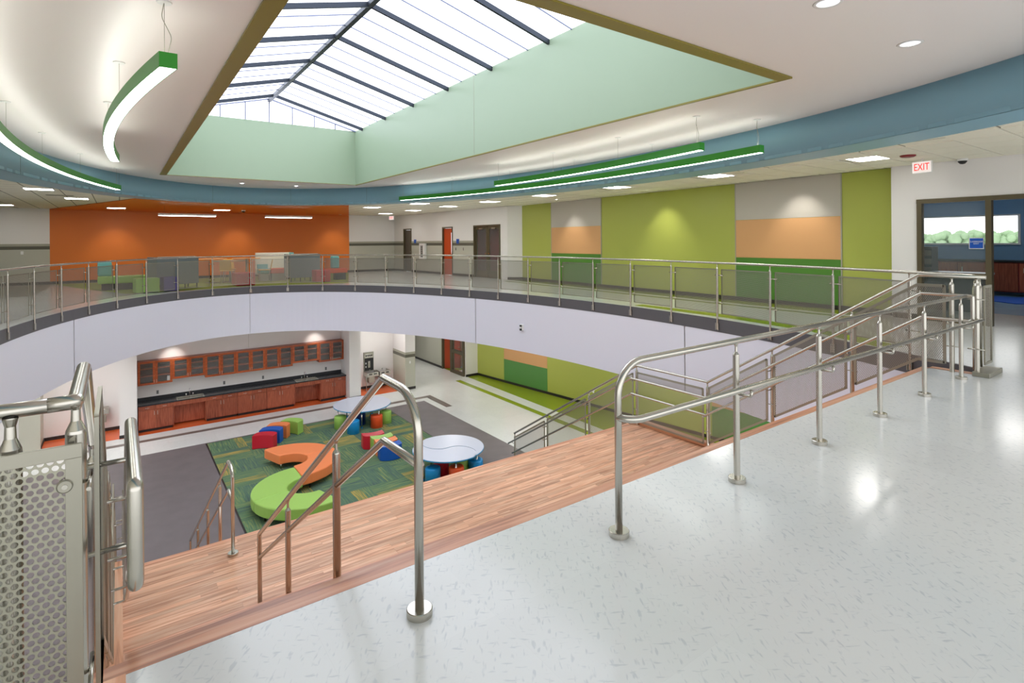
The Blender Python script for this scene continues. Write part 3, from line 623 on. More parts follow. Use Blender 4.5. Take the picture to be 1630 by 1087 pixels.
# ------------------------------------------------------------------ railings
FL = [(.052, 0), (.052, .026), (.049, .029), (.0, .029)]
def flange(x, y, z, parent): return MB().lathe(x, y, [(r, z+h) for r, h in FL], 28, True).build('base_flange', 'steel', parent)
def post(x, y, z0, z1, parent, r=.0195, fl=True, name='post'):
    """post with a stepped-down neck and saddle under the rail at height z1"""
    mb = MB().lathe(x, y, [(r, z0), (r, z1-.088), (r*.93, z1-.083), (.0085, z1-.066), (.0075, z1-.034), (.014, z1-.016), (.014, z1-.008)], 20, True)
    o = mb.build(name, 'steel', parent)
    if fl: flange(x, y, z0, o)
    return o
def rail(pts, parent, r=.0185, name='rail', rad=.05, m='steel', n=16):
    return MB().tube(fillet(pts, rad, 8), r, n).build(name, m, parent)
def arm(p, d, parent, rise=.05):   # bracket arm: p on post, d = end offset, small elbow up
    a = Vector(p); b = a+Vector(d)
    return MB().tube(fillet([a, b, b+Vector((0, 0, rise))], .012, 4), .009, 10).build('bracket', 'steel', parent)
# long double handrail along the floor edge
hr = thing('double_handrail', 'long free-standing steel double handrail on floor posts beside the wood edge', 'handrail', (0, 0, 0))
XP = [3.107, 4.16, 5.211, 6.215, 7.256]; yh = 1.957
rail([(2.06, yh, .028), (2.06, yh, .87), (7.49, yh, .87)], hr, rad=.17, name='top_rail')
flange(2.06, yh, 0, hr)
rail([(2.06, yh, .60), (2.06, 1.87, .60), (7.65, 1.87, .60)], hr, rad=.085, name='lower_rail')
for x in XP:
    p = post(x, yh, 0, .87, hr); arm((x, yh-.015, .545), (0, -.085, 0), p, .04)
# middle stair rails
XC = .976
def tread_z(y):
    if y < 5.2: return -RI*(int((y-2.42)/T1)+1)
    if y < 6.88: return ZM
    return max(ZM-RI*(int((y-6.88)/T2)+1), ZL)
def lerp(a, b, y): return a[1]+(b[1]-a[1])*(y-a[0])/(b[0]-a[0])
r1 = thing('stair_handrail', 'near steel stair handrail rising in front of the serpentine bench', 'handrail', (0, 0, 0))
rail([(XC, 2.018, .028), (XC, 2.018, .876), (XC, 2.374, .882), (XC, 5.139, -1.016), (XC, 5.139, ZM)], r1, rad=[.17, .012, .06], name='top_rail')
flange(XC, 2.018, 0, r1)
rail([(XC, 2.018, .603), (XC, 2.37, .598), (XC, 5.139, -1.22)], r1, rad=.012, name='lower_rail', r=.017)
for y in (3.05, 4.14): post(XC, y, tread_z(y), lerp((2.374, .882), (5.139, -1.016), y), r1, .0215 if y < 3.5 else .0195)
r2_ = thing('stair_handrail', 'far steel stair handrail that starts on the wooden landing', 'handrail', (0, 0, 0))
rail([(XC, 6.516, ZM+.02), (XC, 6.516, -.915), (XC, 6.773, -.915), (XC, 10.92, -3.6), (XC, 10.92, ZL)], r2_, rad=[.12, .012, .06], name='top_rail')
flange(XC, 6.516, ZM, r2_)
rail([(XC, 6.516, -1.25), (XC, 6.78, -1.235), (XC, 10.92, -3.92)], r2_, rad=.012, name='lower_rail', r=.017)
for y in (7.434, 8.558, 9.774): post(XC, y, tread_z(y), lerp((6.773, -.915), (10.92, -3.6), y), r2_)
# perforated panels
def quadpanel(P, parent, w=.03, th=.012, m='perf', name='perforated_panel', sides=(1, 1)):
    """P: four corners a,b,c,d (a-b bottom, d-c top). frame bars + holed sheet with metric UV"""
    a, b, c, d = [Vector(p) for p in P]; U = (b-a).normalized(); n = U.cross(d-a).normalized()
    mb = MB(); mb.add([a, b, c, d], [(0, 1, 2, 3)]); V = Vector((0, 0, 1))
    hz = Vector((U.x, U.y, 0)).normalized()
    for i, p in enumerate((a, b, c, d)): mb.uv[i] = ((p-a).dot(hz), (p-a).z)
    sh_ = mb.build(name, m, parent)
    fb = MB()
    for p, q in ((a, b), (d, c)): fb.bar(p, q, th, w, (0, 0, 1))
    for p, q in [e for e, k in zip(((a, d), (b, c)), sides) if k]: fb.bar(p-V*w*.3, q+V*w*.3, th, w, tuple(hz))
    fb.build('frame', 'steeld', sh_); return sh_
def clamp(p, d, parent, L=.055):
    p = Vector(p); d = Vector(d).normalized(); return MB().tube([p-d*L, p+d*L], .006, 8).build('clamp', 'steel', parent)
# curved guard railing round the opening
gr = thing('curved_guardrail', 'curved steel guardrail with perforated panels around the upper opening', 'railing', (0, 0, 0))
N_ = 4000; ts = [2*pi*i/N_ for i in range(N_+1)]; pts = [SL(t, -.05) for t in ts]; cum = [0]
for i in range(N_): cum.append(cum[-1]+hypot(pts[i+1][0]-pts[i][0], pts[i+1][1]-pts[i][1]))
TOT = cum[-1]
def at_s(s):
    s %= TOT; lo, hi = 0, N_
    while hi-lo > 1:
        mid = (lo+hi)//2
        if cum[mid] <= s: lo = mid
        else: hi = mid
    k = (s-cum[lo])/(cum[hi]-cum[lo]); t = ts[lo]+(ts[hi]-ts[lo])*k
    p = SL(t, -.05); q = SL(t+.001, -.05); return p, atan2(q[1]-p[1], q[0]-p[0]), t
ss = [23.02+1.21*k for k in range(8, 0, -1)]+[23.02, 21.81, 20.57, 19.35, 18.13, 16.92, 15.74, 14.55, 13.33, 12.14, 10.93, 9.70, 8.47, 7.27, 6.08, 4.88, 3.68, 2.47, 1.27, .08]+[TOT-x for x in (1.14, 2.33, 3.52, 4.70, 5.88, 7.05)]
pd = []
for s in ss:
    (x, y), a, t = at_s(s)
    if y > 2.15: pd.append((x, y, a))
zr = 1.058
top = []
for i in range(141):
    t = (tl-.012)+((tr+.006)-(tl-.012))*i/140; p = SL(t, -.05); top.append((p[0], p[1], zr))
top = [(XL-.01, 1.968, zr), (-.30, 1.968, zr)]+top+[(XR+.02, 1.93, zr)]
MB().tube(fillet(top[:3], .02, 2)+top[3:], .0205, 12).build('top_rail', 'steel', gr)
pp = None
for i, (x, y, a) in enumerate(pd):
    if pp is None:
        pp = MB().lathe(0, 0, [(.019, -.20), (.019, .95), (.018, .955), (.009, .975), (.009, 1.02), (.016, 1.04)], 14, True).build('post', 'steel', gr)
        bk = MB().box(-.035, -.048, -.21, -.020, .018, -.075).box(.020, -.048, -.21, .035, .018, -.075).box(-.05, -.052, -.215, .05, -.044, -.07).build('fixing_bracket', 'steel', pp)
        for z in (.82, .30): MB().tube([(-.10, -.05, z), (.10, -.05, z)], .009, 8).tube([(0, 0, z), (0, -.05, z)], .008, 8).build('clamp', 'steel', pp)
        o = pp
    else:
        o = pp.copy(); COL.objects.link(o)
        for ch in pp.children: c = ch.copy(); COL.objects.link(c); c.parent = o
    o.location = (x, y, 0); o.rotation_euler = (0, 0, a)
for i in range(len(pd)-1):
    x0, y0, a0 = pd[i]; x1, y1, a1 = pd[i+1]; p, q = Vector((x0, y0, 0)), Vector((x1, y1, 0)); d = (q-p).normalized(); n = Vector((-d.y, d.x, 0))
    c = Vector((3.755, 9.588, 0)); n = n if n.dot((p+q)/2-c) > 0 else -n
    e = .045; P = [p+d*e+n*.07+Vector((0, 0, .10)), q-d*e+n*.07+Vector((0, 0, .10)), q-d*e+n*.07+Vector((0, 0, .93)), p+d*e+n*.07+Vector((0, 0, .93))]
    quadpanel(P, gr, .02, .012)
# side guards of the stair (same profile left and right)
PR = [(2.43, 1.07), (5.255, -.755), (6.72, -.758), (10.5, -3.03)]
def gz(y):
    if y <= PR[0][0]: return PR[0][1]
    for a, b in zip(PR, PR[1:]):
        if y <= b[0]: return lerp(a, b, y)
    return PR[-1][1]
def side_guard(X, inn, label, y0, posts):
    """inn: direction (+1/-1) of the stair side"""
    t = thing('stair_guard', label, 'railing', (0, 0, 0))
    rail(([(-.16, 1.968, 1.058), (X, 1.968, 1.06)] if X < 1 else [(X, y0, 1.07)])+[(X, y, z) for y, z in PR], t, r=.0205, rad=.01, name='top_rail')
    po = []
    for y in posts:
        z = gz(y); r = .0245
        o = MB().lathe(X, y, [(r, z-1.27 if y > 2.5 else 0), (r, z-.10), (r*.95, z-.092), (.012, z-.066), (.011, z-.035), (.017, z-.02)], 18, True).build('post', 'steel', t)
        for dz in (.24, .78): clamp((X+inn*.03, y, z-dz), (0, 1, 0), o, .075)
        po.append(o)
    ys_ = sorted(posts)
    for i in range(len(ys_)-1):
        a, b = ys_[i]+.055, ys_[i+1]-.055
        if b-a < .12: continue
        segs = [(a, b)]
        for k, _ in PR:
            if a+.1 < k < b-.1: segs = [(a, k), (k, b)]
        for a_, b_2 in segs:
            xx = X+inn*.045
            quadpanel([(xx, a_, gz(a_)-.97), (xx, b_2, gz(b_2)-.97), (xx, b_2, gz(b_2)-.11), (xx, a_, gz(a_)-.11)], t, .03, .012, sides=(a_ == a, b_2 == b))
    return t
gL = side_guard(XL, 1, 'steel stair guard at the left beside the near perforated panel', 1.976, [1.976, 3.15, 4.2, 5.26, 6.72, 7.96, 9.26, 10.48])
xx = XL+.045
quadpanel([(xx, 2.03, .10), (xx, 2.42, .10), (xx, 2.42, .985), (xx, 2.03, .985)], gL, .03, .012)
gR = side_guard(XR-.06, -1, 'steel stair guard with perforated panels at the right end of the bleachers', 1.82, [1.90, 2.12, 3.15, 4.2, 5.26, 6.72, 7.96, 9.26, 10.48])
def side_handrail(X, Xp, label, y0, posts):
    t = thing('wall_handrail', label, 'handrail', (0, 0, 0))
    hp = [(2.36, .87), (5.2, -.965), (6.72, -.965), (10.55, -3.25)]; lp = [(2.36, .60), (5.2, -1.235), (6.72, -1.235), (10.4, -3.43)]
    pth = [(X, y, z) for y, z in reversed(lp)]+[(X, y0, .60), (X, y0, .87)]+[(X, y, z) for y, z in hp]
    rad = [.01]*3+[.035, .012]+[.01]*3
    MB().tube(fillet(pth, rad, 5), .0185, 16).build('rail', 'steel', t)
    s = 1 if Xp > X else -1
    for y in posts:
        for pr, dz in ((hp, .05), (lp, .05)):
            z = None
            if y <= pr[0][0]: z = pr[0][1]
            else:
                for a, b in zip(pr, pr[1:]):
                    if y <= b[0]: z = lerp(a, b, y); break
            if z is None: continue
            MB().tube(fillet([(X, y, z-.012), (X, y, z-dz), (Xp-s*.02, y, z-dz)], .012, 4), .008, 8).build('bracket', 'steel', t)
    return t
side_handrail(.032, XL, 'steel loop handrail with short arms beside the left perforated panel', 1.74, [2.12, 3.15, 4.2, 5.26, 6.72, 7.96, 9.26])
side_handrail(XR-.20, XR-.06, 'steel double handrail running down the right end of the bleachers', 1.90, [2.12, 3.15, 4.2, 5.26, 6.72, 7.96, 9.26])
# near left panel facing the camera, real holes
def holes(x0, z0, x1, z1, y, pitch, r, n=12):
    mb = MB(); dx, dz = pitch, pitch*sqrt(3)/2; R = pitch/sqrt(3); j = 0; z = z0+dz/2
    while z < z1-dz*.3:
        x = x0+dx/2+(dx/2 if j % 2 else 0)
        while x < x1-dx*.3:
            hx = []
            for k in range(n):
                a = 2*pi*k/n+pi/6; m = (k % 2 == 0); rad = R if m else R*cos(pi/6); hx.append((x+rad*cos(a), y, z+rad*sin(a)))
            ci = [(x+r*cos(2*pi*k/n+pi/6), y, z+r*sin(2*pi*k/n+pi/6)) for k in range(n)]; ck = [(p[0], y+.003, p[2]) for p in ci]
            mb.add(hx+ci+ck, [(k, (k+1) % n, n+(k+1) % n, n+k) for k in range(n)]+[(n+k, n+(k+1) % n, 2*n+(k+1) % n, 2*n+k) for k in range(n)])
            x += dx
        z += dz; j += 1
    return mb
ng = thing('perforated_guard', 'near perforated steel guard panel with post at the left edge', 'railing', (0, 0, 0))
yp = 1.895
sh_ = holes(-.56, .115, -.105, .945, yp, .0205, .0079).build('perforated_sheet', 'perff', ng)
fb = MB().box(-.60, yp-.006, .925, -.083, yp+.006, .962).box(-.60, yp-.006, .095, -.083, yp+.006, .13).box(-.119, yp-.0061, .13, -.083, yp+.0061, .925).box(-.60, yp-.0061, .13, -.565, yp+.0061, .925)
fb.build('frame', 'steeld', ng, .001)
MB().box(-.113, yp+.03, .095, -.101, yp+.065, .962).build('edge_bar', 'steeld', ng)
for x in (-.235,):
    MB().lathe(x, 1.955, [(.0245, 0), (.0245, .95), (.0235, .96), (.013, .988), (.012, 1.02), (.017, 1.04)], 20, True).build('post', 'steel', ng)
for x, z in ((-.12, .855), (-.35, .855), (-.12, .25), (-.35, .25)):
    w_ = MB().tube([(x, yp-.016, z), (x, yp+.05, z)], .0065, 14).build('clamp', 'steel', ng); MB().lathe(0, 0, [(.018, 0), (.018, .004), (.015, .007), (.0, .007)], 20, True).build('washer', 'steeld', w_); w_.children[0].rotation_euler = (pi/2, 0, 0); w_.children[0].location = (x, yp-.006, z)
er = thing('end_panel_guard', 'short perforated end panel on a steel base at the right railing corner', 'railing', (0, 0, 0))
quadpanel([(7.66, 1.86, .12), (7.90, 1.86, .12), (7.90, 1.86, .96), (7.66, 1.86, .96)], er, .025, .014)
MB().box(7.50, 1.78, .001, 7.97, 1.93, .05).build('base_plate', 'steeld', er, .004)
MB().lathe(7.62, 1.93, [(.024, .05), (.024, .94), (.012, .98), (.012, 1.03)], 16).build('post', 'steel', er); MB().lathe(7.86, 1.95, [(.024, .05), (.024, .94), (.012, .98), (.012, 1.03)], 16).build('post', 'steel', er)
# ------------------------------------------------------------------ kitchen run on the lower floor
CX0, CWD = .476, .9469
YF, YB = 20.965, 21.548
bl_names = ['at the left end of the run', None, 'just right of the left open bay', 'in the middle of the run', 'just left of the right open bay', None, 'at the right end of the run']
for i in range(7):
    x0 = CX0+CWD*i+.002; x1 = x0+CWD-.004
    if bl_names[i]:
        c = thing('base_cabinet', 'cherry base cabinet '+bl_names[i], 'cabinet', (x0, YF, ZL), group='cherry base cabinets')
        wd_ = x1-x0
        MB().box(0, .02, .09, wd_, YB-YF, .835).build('body', 'cherry', c); MB().box(.02, .06, 0, wd_-.02, .5, .09).build('toe_kick', 'base', c)
        for k in range(2):
            a = k*wd_/2+.004; b = (k+1)*wd_/2-.004
            dr = MB().box(a, 0, .70, b, .019, .825).build('drawer', 'cherry', c); MB().tube(fillet([((a+b)/2-.05, .0, .762), ((a+b)/2-.05, -.022, .762), ((a+b)/2+.05, -.022, .762), ((a+b)/2+.05, 0, .762)], .01, 3), .005, 8).build('handle', 'handle', dr)
            d_ = MB().box(a, 0, .10, b, .019, .692).build('door', 'cherry', c); hx = b-.04 if k == 0 else a+.04
            MB().tube(fillet([(hx, 0, .52), (hx, -.022, .52), (hx, -.022, .64), (hx, 0, .64)], .01, 3), .005, 8).build('handle', 'handle', d_)
    else:
        c = thing('open_cabinet', 'open knee-space bay under the %s sink' % ('left' if i == 1 else 'right'), 'cabinet', (x0, YF, ZL))
        wd_ = x1-x0
        MB().box(0, .0, .70, wd_, .019, .835).build('apron', 'cherry', c); MB().box(0, .33, .05, wd_, .35, .70).build('back_panel', 'cherry', c); MB().box(0, .02, .05, .018, .35, .70).box(wd_-.018, .02, .05, wd_, .35, .70).build('side_panel', 'cherry', c)
ct = thing('countertop', 'long black countertop over the cherry base cabinets', 'countertop', (0, 0, ZL))
MB().box(CX0-.005, YF-.03, .838, CX0+7*CWD+.01, YB, .878).build('top', 'blackc', ct, .004); MB().box(CX0-.005, YB-.02, .878, CX0+7*CWD+.01, YB, .98).build('backsplash', 'blackc', ct)
for nm, xs_ in (('left', 1.92), ('right', 5.66)):
    s_ = thing('sink', 'steel drop-in sink with faucet at the %s of the counter' % nm, 'sink', (xs_, 21.16, ZL+.878))
    MB().box(-.40, -.25, 0, .40, -.21, .012).box(-.40, .13, 0, .40, .25, .012).box(-.40, -.21, 0, -.36, .13, .012).box(.36, -.21, 0, .40, .13, .012).box(-.015, -.21, 0, .015, .13, .010).build('rim', 'steel', s_)
    for a, b in ((-.36, -.015), (.015, .36)): MB().box(a, -.21, .001, b, .13, .003).build('basin', 'steeld', s_)
    MB().tube(fillet([(0, .19, .01), (0, .19, .26), (0, .02, .26), (0, .02, .2)], .06, 6), .012, 10).build('faucet', 'chrome', s_)
    for a in (-.1, .1): MB().lathe(a, .19, [(.02, .01), (.015, .05), (.025, .06), (.02, .075)], 10).build('tap_handle', 'chrome', s_)
for i, x in enumerate((1.024, 2.989, 4.254, 6.52)):
    o = thing('wall_outlet', 'grey outlet on the wall above the black counter, %s from the left' % ['first', 'second', 'third', 'fourth'][i], 'outlet', (x, YB, -3.39))
    MB().box(-.035, -.008, -.06, .035, 0, .06).build('plate', 'outlet', o); MB().box(-.015, -.012, .01, .015, -.008, .04).box(-.015, -.012, -.04, .015, -.008, -.01).build('socket', 'base', o)
ucl = ['at the far left', 'second from the left, shorter', 'third from the left', 'fourth from the left, middle of the row', 'fifth from the left', 'sixth from the left, shorter', 'at the far right']
for i in range(7):
    x0 = CX0+CWD*i; zb = -3.045 if i not in (1, 5) else -2.955; h = -2.29-zb; wd_ = CWD
    c = thing('wall_cabinet', 'glass-door cherry wall cabinet '+ucl[i], 'cabinet', (x0, 21.2, zb), group='cherry wall cabinets')
    dp = YB-21.2
    MB().box(.019, dp-.024, .021, wd_-.019, dp-.0205, h-.021).build('shade_lining', 'cherryshade', c); MB().box(.0, dp-.02, 0, wd_, dp, h).box(0, .02, 0, .018, dp-.02, h).box(wd_-.018, .02, 0, wd_, dp-.02, h).box(.018, .02, 0, wd_-.018, dp-.02, .02).box(.018, .02, h-.02, wd_-.018, dp-.02, h).build('body', 'cherry', c)  # thin dark sheet over the back paints the shade inside the cabinet
    for z in ((.26, .50) if i not in (1, 5) else (.24, .44)): MB().box(.018, .04, z, wd_-.018, dp-.02, z+.018).build('shelf', 'cherryd', c)
    for k in range(2):
        a = k*wd_/2+.003; b = (k+1)*wd_/2-.003; fw_ = .062
        d_ = MB().box(a, 0, 0, a+fw_, .02, h).box(b-fw_, 0, 0, b, .02, h).box(a+fw_, 0, 0, b-fw_, .02, fw_).box(a+fw_, 0, h-fw_, b-fw_, .02, h).build('door', 'cherryd', c)
        MB().box(a+fw_, .008, fw_, b-fw_, .012, h-fw_).build('pane', 'glass', d_); hx = b-.03 if k == 0 else a+.03
        MB().tube(fillet([(hx, 0, .05), (hx, -.02, .05), (hx, -.02, .15), (hx, 0, .15)], .008, 3), .005, 8).build('handle', 'handle', d_)
# white bottle/box inside the first cabinet door
tag(MB().box(1.28, 21.28, -2.99, 1.36, 21.34, -2.84).build('paper_box', 'whitep'), 'small white box inside the leftmost glass-door cabinet', 'box')
tag(MB().box(6.75, 21.28, -3.02, 7.02, 21.40, -2.98).build('paper_stack', 'whitep'), 'white papers lying in the rightmost glass-door cabinet', 'papers')
# drinking fountains
fo = thing('drinking_fountain', 'steel double drinking fountain with black bottle filler panel', 'fountain', (8.1, 21.76, ZL))
MB().box(0, -.05, .72, .42, 0, 1.48).build('back_panel', 'steeld', fo, .004); bf = MB().box(.03, -.07, .74, .40, -.05, 1.24).build('bottle_filler', 'black', fo, .004); MB().box(.17, -.078, .85, .26, -.07, 1.12).build('spout_recess', 'steeld', bf); MB().box(.06, -.076, 1.0, .10, -.07, 1.07).box(.06, -.076, .86, .10, -.07, .93).build('indicator', 'whitep', bf); MB().box(.05, -.075, 1.27, .37, -.05, 1.42).build('top_grille', 'steel', fo)
for i in range(4): MB().box(.07+.075*i, -.08, 1.31, .12+.075*i, -.075, 1.38).build('grille_slot', 'base', fo)
MB().tube(fillet([(.2, -.07, 1.1), (.2, -.13, 1.1), (.2, -.13, 1.02)], .03, 4), .012, 8).build('spout', 'chrome', fo)
for k, x in enumerate((-.02, .5)):
    b_ = MB().box(x, -.48, .56, x+.48, -.02, .60).box(x, -.48, .60, x+.48, -.44, .72).box(x, -.44, .60, x+.03, -.02, .72).box(x+.45, -.44, .60, x+.48, -.02, .72).build('basin', 'steel', fo, .006)
    for a in (.08, .27): MB().box(x+a, -.488, .64, x+a+.13, -.48, .685).build('push_bar', 'base', b_)
    MB().box(x+.12, -.36, .30, x+.36, -.02, .56).build('cover', 'steeld', b_); MB().lathe(x+.24, -.14, [(.02, .72), (.014, .76), (.02, .78)], 10).build('bubbler', 'chrome', b_)
MB().box(-.06, -.46, 0, -.04, -.44, .6).build('side_rail', 'steeld', fo)
f2 = thing('drinking_fountain', 'small steel drinking fountain in the left alcove of the lower floor', 'fountain', (-.6, 21.9, ZL))
MB().box(0, -.36, .62, .32, -.0, .80).build('basin', 'steel', f2, .01); MB().box(.06, -.3, .36, .26, 0, .62).build('cover', 'steeld', f2, .01); MB().box(.05, -.367, .66, .15, -.36, .72).build('push_bar', 'base', f2)
MB().lathe(.16, -.12, [(.03, .80), (.02, .83), (.02, .85)], 10).build('bubbler', 'chrome', f2)
# ------------------------------------------------------------------ lower furniture
def arcseg(c, r0, r1, a0, a1, n=18):
    return [(c[0]+r1*cos(a0+(a1-a0)*i/n), c[1]+r1*sin(a0+(a1-a0)*i/n)) for i in range(n+1)]+[(c[0]+r0*cos(a1-(a1-a0)*i/n), c[1]+r0*sin(a1-(a1-a0)*i/n)) for i in range(n+1)]
def bench(label, m, c, a0, a1):
    a0, a1 = radians(a0)+.004, radians(a1)-.004
    t = thing('curved_bench', label, 'bench', (c[0], c[1], ZL), group='serpentine bench segments')
    n = 16; vs = []; fs = []
    for i in range(n+1):
        a = a0+(a1-a0)*i/n
        vs += [(r*cos(a), r*sin(a), z) for r, z in ((.45, .15), (1.21, .15), (1.21, .40), (.45, .40))]
    for i in range(n):
        for j in range(4): fs.append((i*4+j, i*4+(j+1) % 4, (i+1)*4+(j+1) % 4, (i+1)*4+j))
    fs += [(3, 2, 1, 0), (n*4, n*4+1, n*4+2, n*4+3)]
    MB().add(vs, fs).build('seat', m, t, .03, 3)
    for f_ in (.12, .88):
        a = a0+(a1-a0)*f_
        for r in (.58, 1.08): MB().lathe(r*cos(a), r*sin(a), [(.02, 0), (.026, .15)], 10).build('leg', 'black' if r > 1 else 'steel', t)
OC, GC = (3.54, 14.86), (3.54, 13.10)
bench('orange curved bench segment at the far end of the serpentine', 'orangev', OC, 9, 108)
bench('orange curved bench segment joining the green half of the serpentine', 'orangev', OC, -90, 9)
bench('lime green curved bench segment next to the orange half', 'limev', GC, 90, 189)
bench('lime green curved bench segment nearest the wooden landing', 'limev', GC, 189, 287)
def crescent(R=.33, sh=.30, n=20):
    """convex front towards -y, concave back towards +y"""
    h = sqrt(R*R-(sh/2)**2)*.97; out = []
    a = math.asin(h/R); 
    out = [(R*sin(-a+2*a*i/n), -R*cos(-a+2*a*i/n)) for i in range(n+1)]
    r2 = .42; a2 = math.asin(h/r2); y2 = -R*cos(a)+0
    cy = y2+sqrt(max(r2*r2-h*h, 0))
    out += [(r2*sin(a2-2*a2*i/n), cy-r2*cos(a2-2*a2*i/n)+.0) for i in range(1, n)]
    return out
def moon(label, m, x, y, rz):
    t = thing('crescent_ottoman', label, 'ottoman', (x, y, ZL), rz, 'crescent ottomans')
    n = 20; pts_ = []
    w_ = .31
    for i in range(n+1):
        u = -1+2*i/n; pts_.append((w_*sin(u*pi/2), -.13-.17*cos(u*pi/2)))
    for i in range(n, -1, -1):
        u = -1+2*i/n; pts_.append((w_*u*.98, -.09*(1-u*u)+.11))
    MB().prism(pts_, .02, .40).build('body', m, t, .018, 3); MB().prism([(p[0]*.93, p[1]*.9) for p in pts_], 0, .02).build('base', 'black', t)
for lb, m, x, y in (('red crescent ottoman, nearest the serpentine bench', 'red', 3.42, 17.22), ('blue crescent ottoman nested behind the red one near the counter', 'bluev', 3.68, 17.60), ('orange crescent ottoman between the blue and green ones near the counter', 'orangev', 3.95, 17.90), ('lime crescent ottoman nearest the counter cabinets', 'limev', 4.38, 18.06)):
    moon(lb, m, x, y, radians(145 if m != 'limev' else 130))
for lb, m, x, y in (('red crescent ottoman at the back of the row between the round tables', 'red', 6.03, 15.50), ('lime crescent ottoman second in the row between the round tables', 'limev', 6.15, 15.14), ('orange crescent ottoman third in the row between the round tables', 'orangev', 6.14, 14.80), ('blue crescent ottoman at the front of the row between the round tables', 'bluev', 6.10, 14.42)):
    moon(lb, m, x, y, radians(-8))
def yin(t, m, R, sgn):
    """one comma-shaped half: outer semicircle plus S curve"""
    n = 24; P = [(R*cos(pi*i/n), R*sin(pi*i/n)) for i in range(n+1)]
    P += [(-R/2-R/2*cos(pi*i/n), (-R*.42)*sin(pi*i/n)) for i in range(1, n)]
    P += [(0, 0)]+[(R/2-R/2*cos(pi*i/n), (R*.42)*sin(pi*i/n)) for i in range(1, n)]
    return [(x*sgn*.998, y*sgn*.998+sgn*.0015) for x, y in P]
def comma_table(label, c, rz, sgn, off=(0, 0)):
    t = thing('comma_table', label, 'table', (c[0]+off[0], c[1]+off[1], ZL), rz, 'comma-shaped table halves'); R = .93
    P = yin(t, None, R, sgn)
    MB().prism(P, .588, .612).build('edge_band', 'tblue', t); MB().prism([(x*.993, y*.993) for x, y in P], .6115, .62).build('tabletop', 'tabletop', t)
    for x, y in ((.72, .35), (0, .80), (-.72, .35), (-.5, -.18), (.45, .5)):
        x, y = x*sgn, y*sgn; lg = MB().cyl(x, y, .06, .588, .02, 10).build('leg', 'chrome', t); MB().tube([(x-.012, y, .03), (x+.012, y, .03)], .03, 12).build('caster', 'azure', lg)
TL, TRr = (6.57, 17.78), (6.96, 12.60)
comma_table('near half of the far white round table near the cabinets', TL, radians(200), 1); comma_table('back half of the far white round table near the cabinets', TL, radians(200), -1, (.008, .004))
comma_table('left half of the near white round table with a wavy seam', TRr, radians(100), 1, (-.004, 0)); comma_table('right half of the near white round table with a wavy seam', TRr, radians(100), -1, (.006, .03))
def stool(label, m, x, y, rz=0):
    t = thing('round_stool', label, 'stool', (x, y, ZL), rz, 'round stools at the tables')
    MB().lathe(0, 0, [(.17, 0), (.19, .01), (.19, .37), (.18, .395), (.14, .405), (0, .405)], 28).build('body', m, t)
    for z in (.14, .30): MB().tube([(.192*cos(a), .192*sin(a), z-.03*cos((a+pi/2)*3)) for a in [-pi/2-.45+.9*i/8 for i in range(9)]], .004, 6).build('handle_seam', m, t)
stool('azure round stool at the front of the far round table', 'azure', 5.96, 16.92); stool('orange-red round stool at the right of the far round table', 'orangered', 6.76, 17.02)
stool('lime round stool at the left of the far round table', 'limev', 5.78, 17.62); stool('lime round stool at the right edge of the far round table', 'limev', 7.17, 17.26); stool('navy round stool behind the legs of the far round table', 'navyv', 6.42, 17.62)
stool('azure round stool at the left of the near round table', 'azure', 6.30, 12.22); stool('orange-red round stool at the front of the near round table', 'orangered', 6.80, 11.92)
stool('azure round stool at the right edge of the near round table', 'azure', 7.42, 12.02); stool('lime round stool under the near round table', 'limev', 7.12, 12.25); stool('dark red round stool in the shade under the near round table', 'red', 6.66, 12.45)
# ------------------------------------------------------------------ upper lounge
def soft(name, label, cat, loc, rz, parts, group=None):
    t = thing(name, label, cat, loc, rz, group)
    for nm, m, b, bv in parts: MB().box(*b).build(nm, m, t, bv)
    return t
soft('lounge_bench', 'long lime bench with a small teal back at its left end', 'bench', (-.55, 22.3, 0), radians(2), [('seat', 'limev', (0, -.35, .22, 2.1, .35, .45), .03), ('base', 'base', (.1, -.25, 0, 1.9, .25, .22), 0), ('backrest', 'teal', (0, .12, .45, .38, .35, .92), .05)])
soft('cube_ottoman', 'lime green box ottoman close to the glass-like guard', 'ottoman', (.42, 19.98, 0), radians(8), [('body', 'limev', (0, 0, .02, .62, .5, .45), .02), ('base', 'base', (.03, .03, 0, .59, .47, .02), 0)])
soft('cube_ottoman', 'purple box ottoman behind the lime green one', 'ottoman', (1.14, 20.2, 0), radians(8), [('body', 'purple', (0, 0, .02, .42, .5, .45), .02), ('base', 'base', (.03, .03, 0, .39, .47, .02), 0)])
def highback(label, x, y, rz, w_, inner):
    t = thing('high_back_sofa', label, 'sofa', (x, y, 0), rz)
    MB().box(0, 0, .16, w_, .07, 1.06).box(0, .07, .16, .07, .75, 1.06).box(w_-.07, .07, .16, w_, .75, 1.06).build('screen', 'fgrey', t, .01)
    MB().box(.07, .07, 1.0, w_-.07, .12, 1.075).build('inner_back', inner, t); MB().box(.07, .1, .28, w_-.07, .74, .46).build('seat', inner, t, .02)
    for a in (.04, w_*.33, w_*.66, w_-.06):
        for b in (.03, .68): MB().box(a, b, 0, a+.03, b+.03, .16).build('leg', 'black', t)
highback('grey high-back sofa with its back to the void, left of the tables', 1.0, 20.95, radians(18), 1.28, 'cream'); highback('grey high-back sofa with its back to the void, right of the light sofa', 5.28, 21.8, radians(3), 1.15, 'cream')
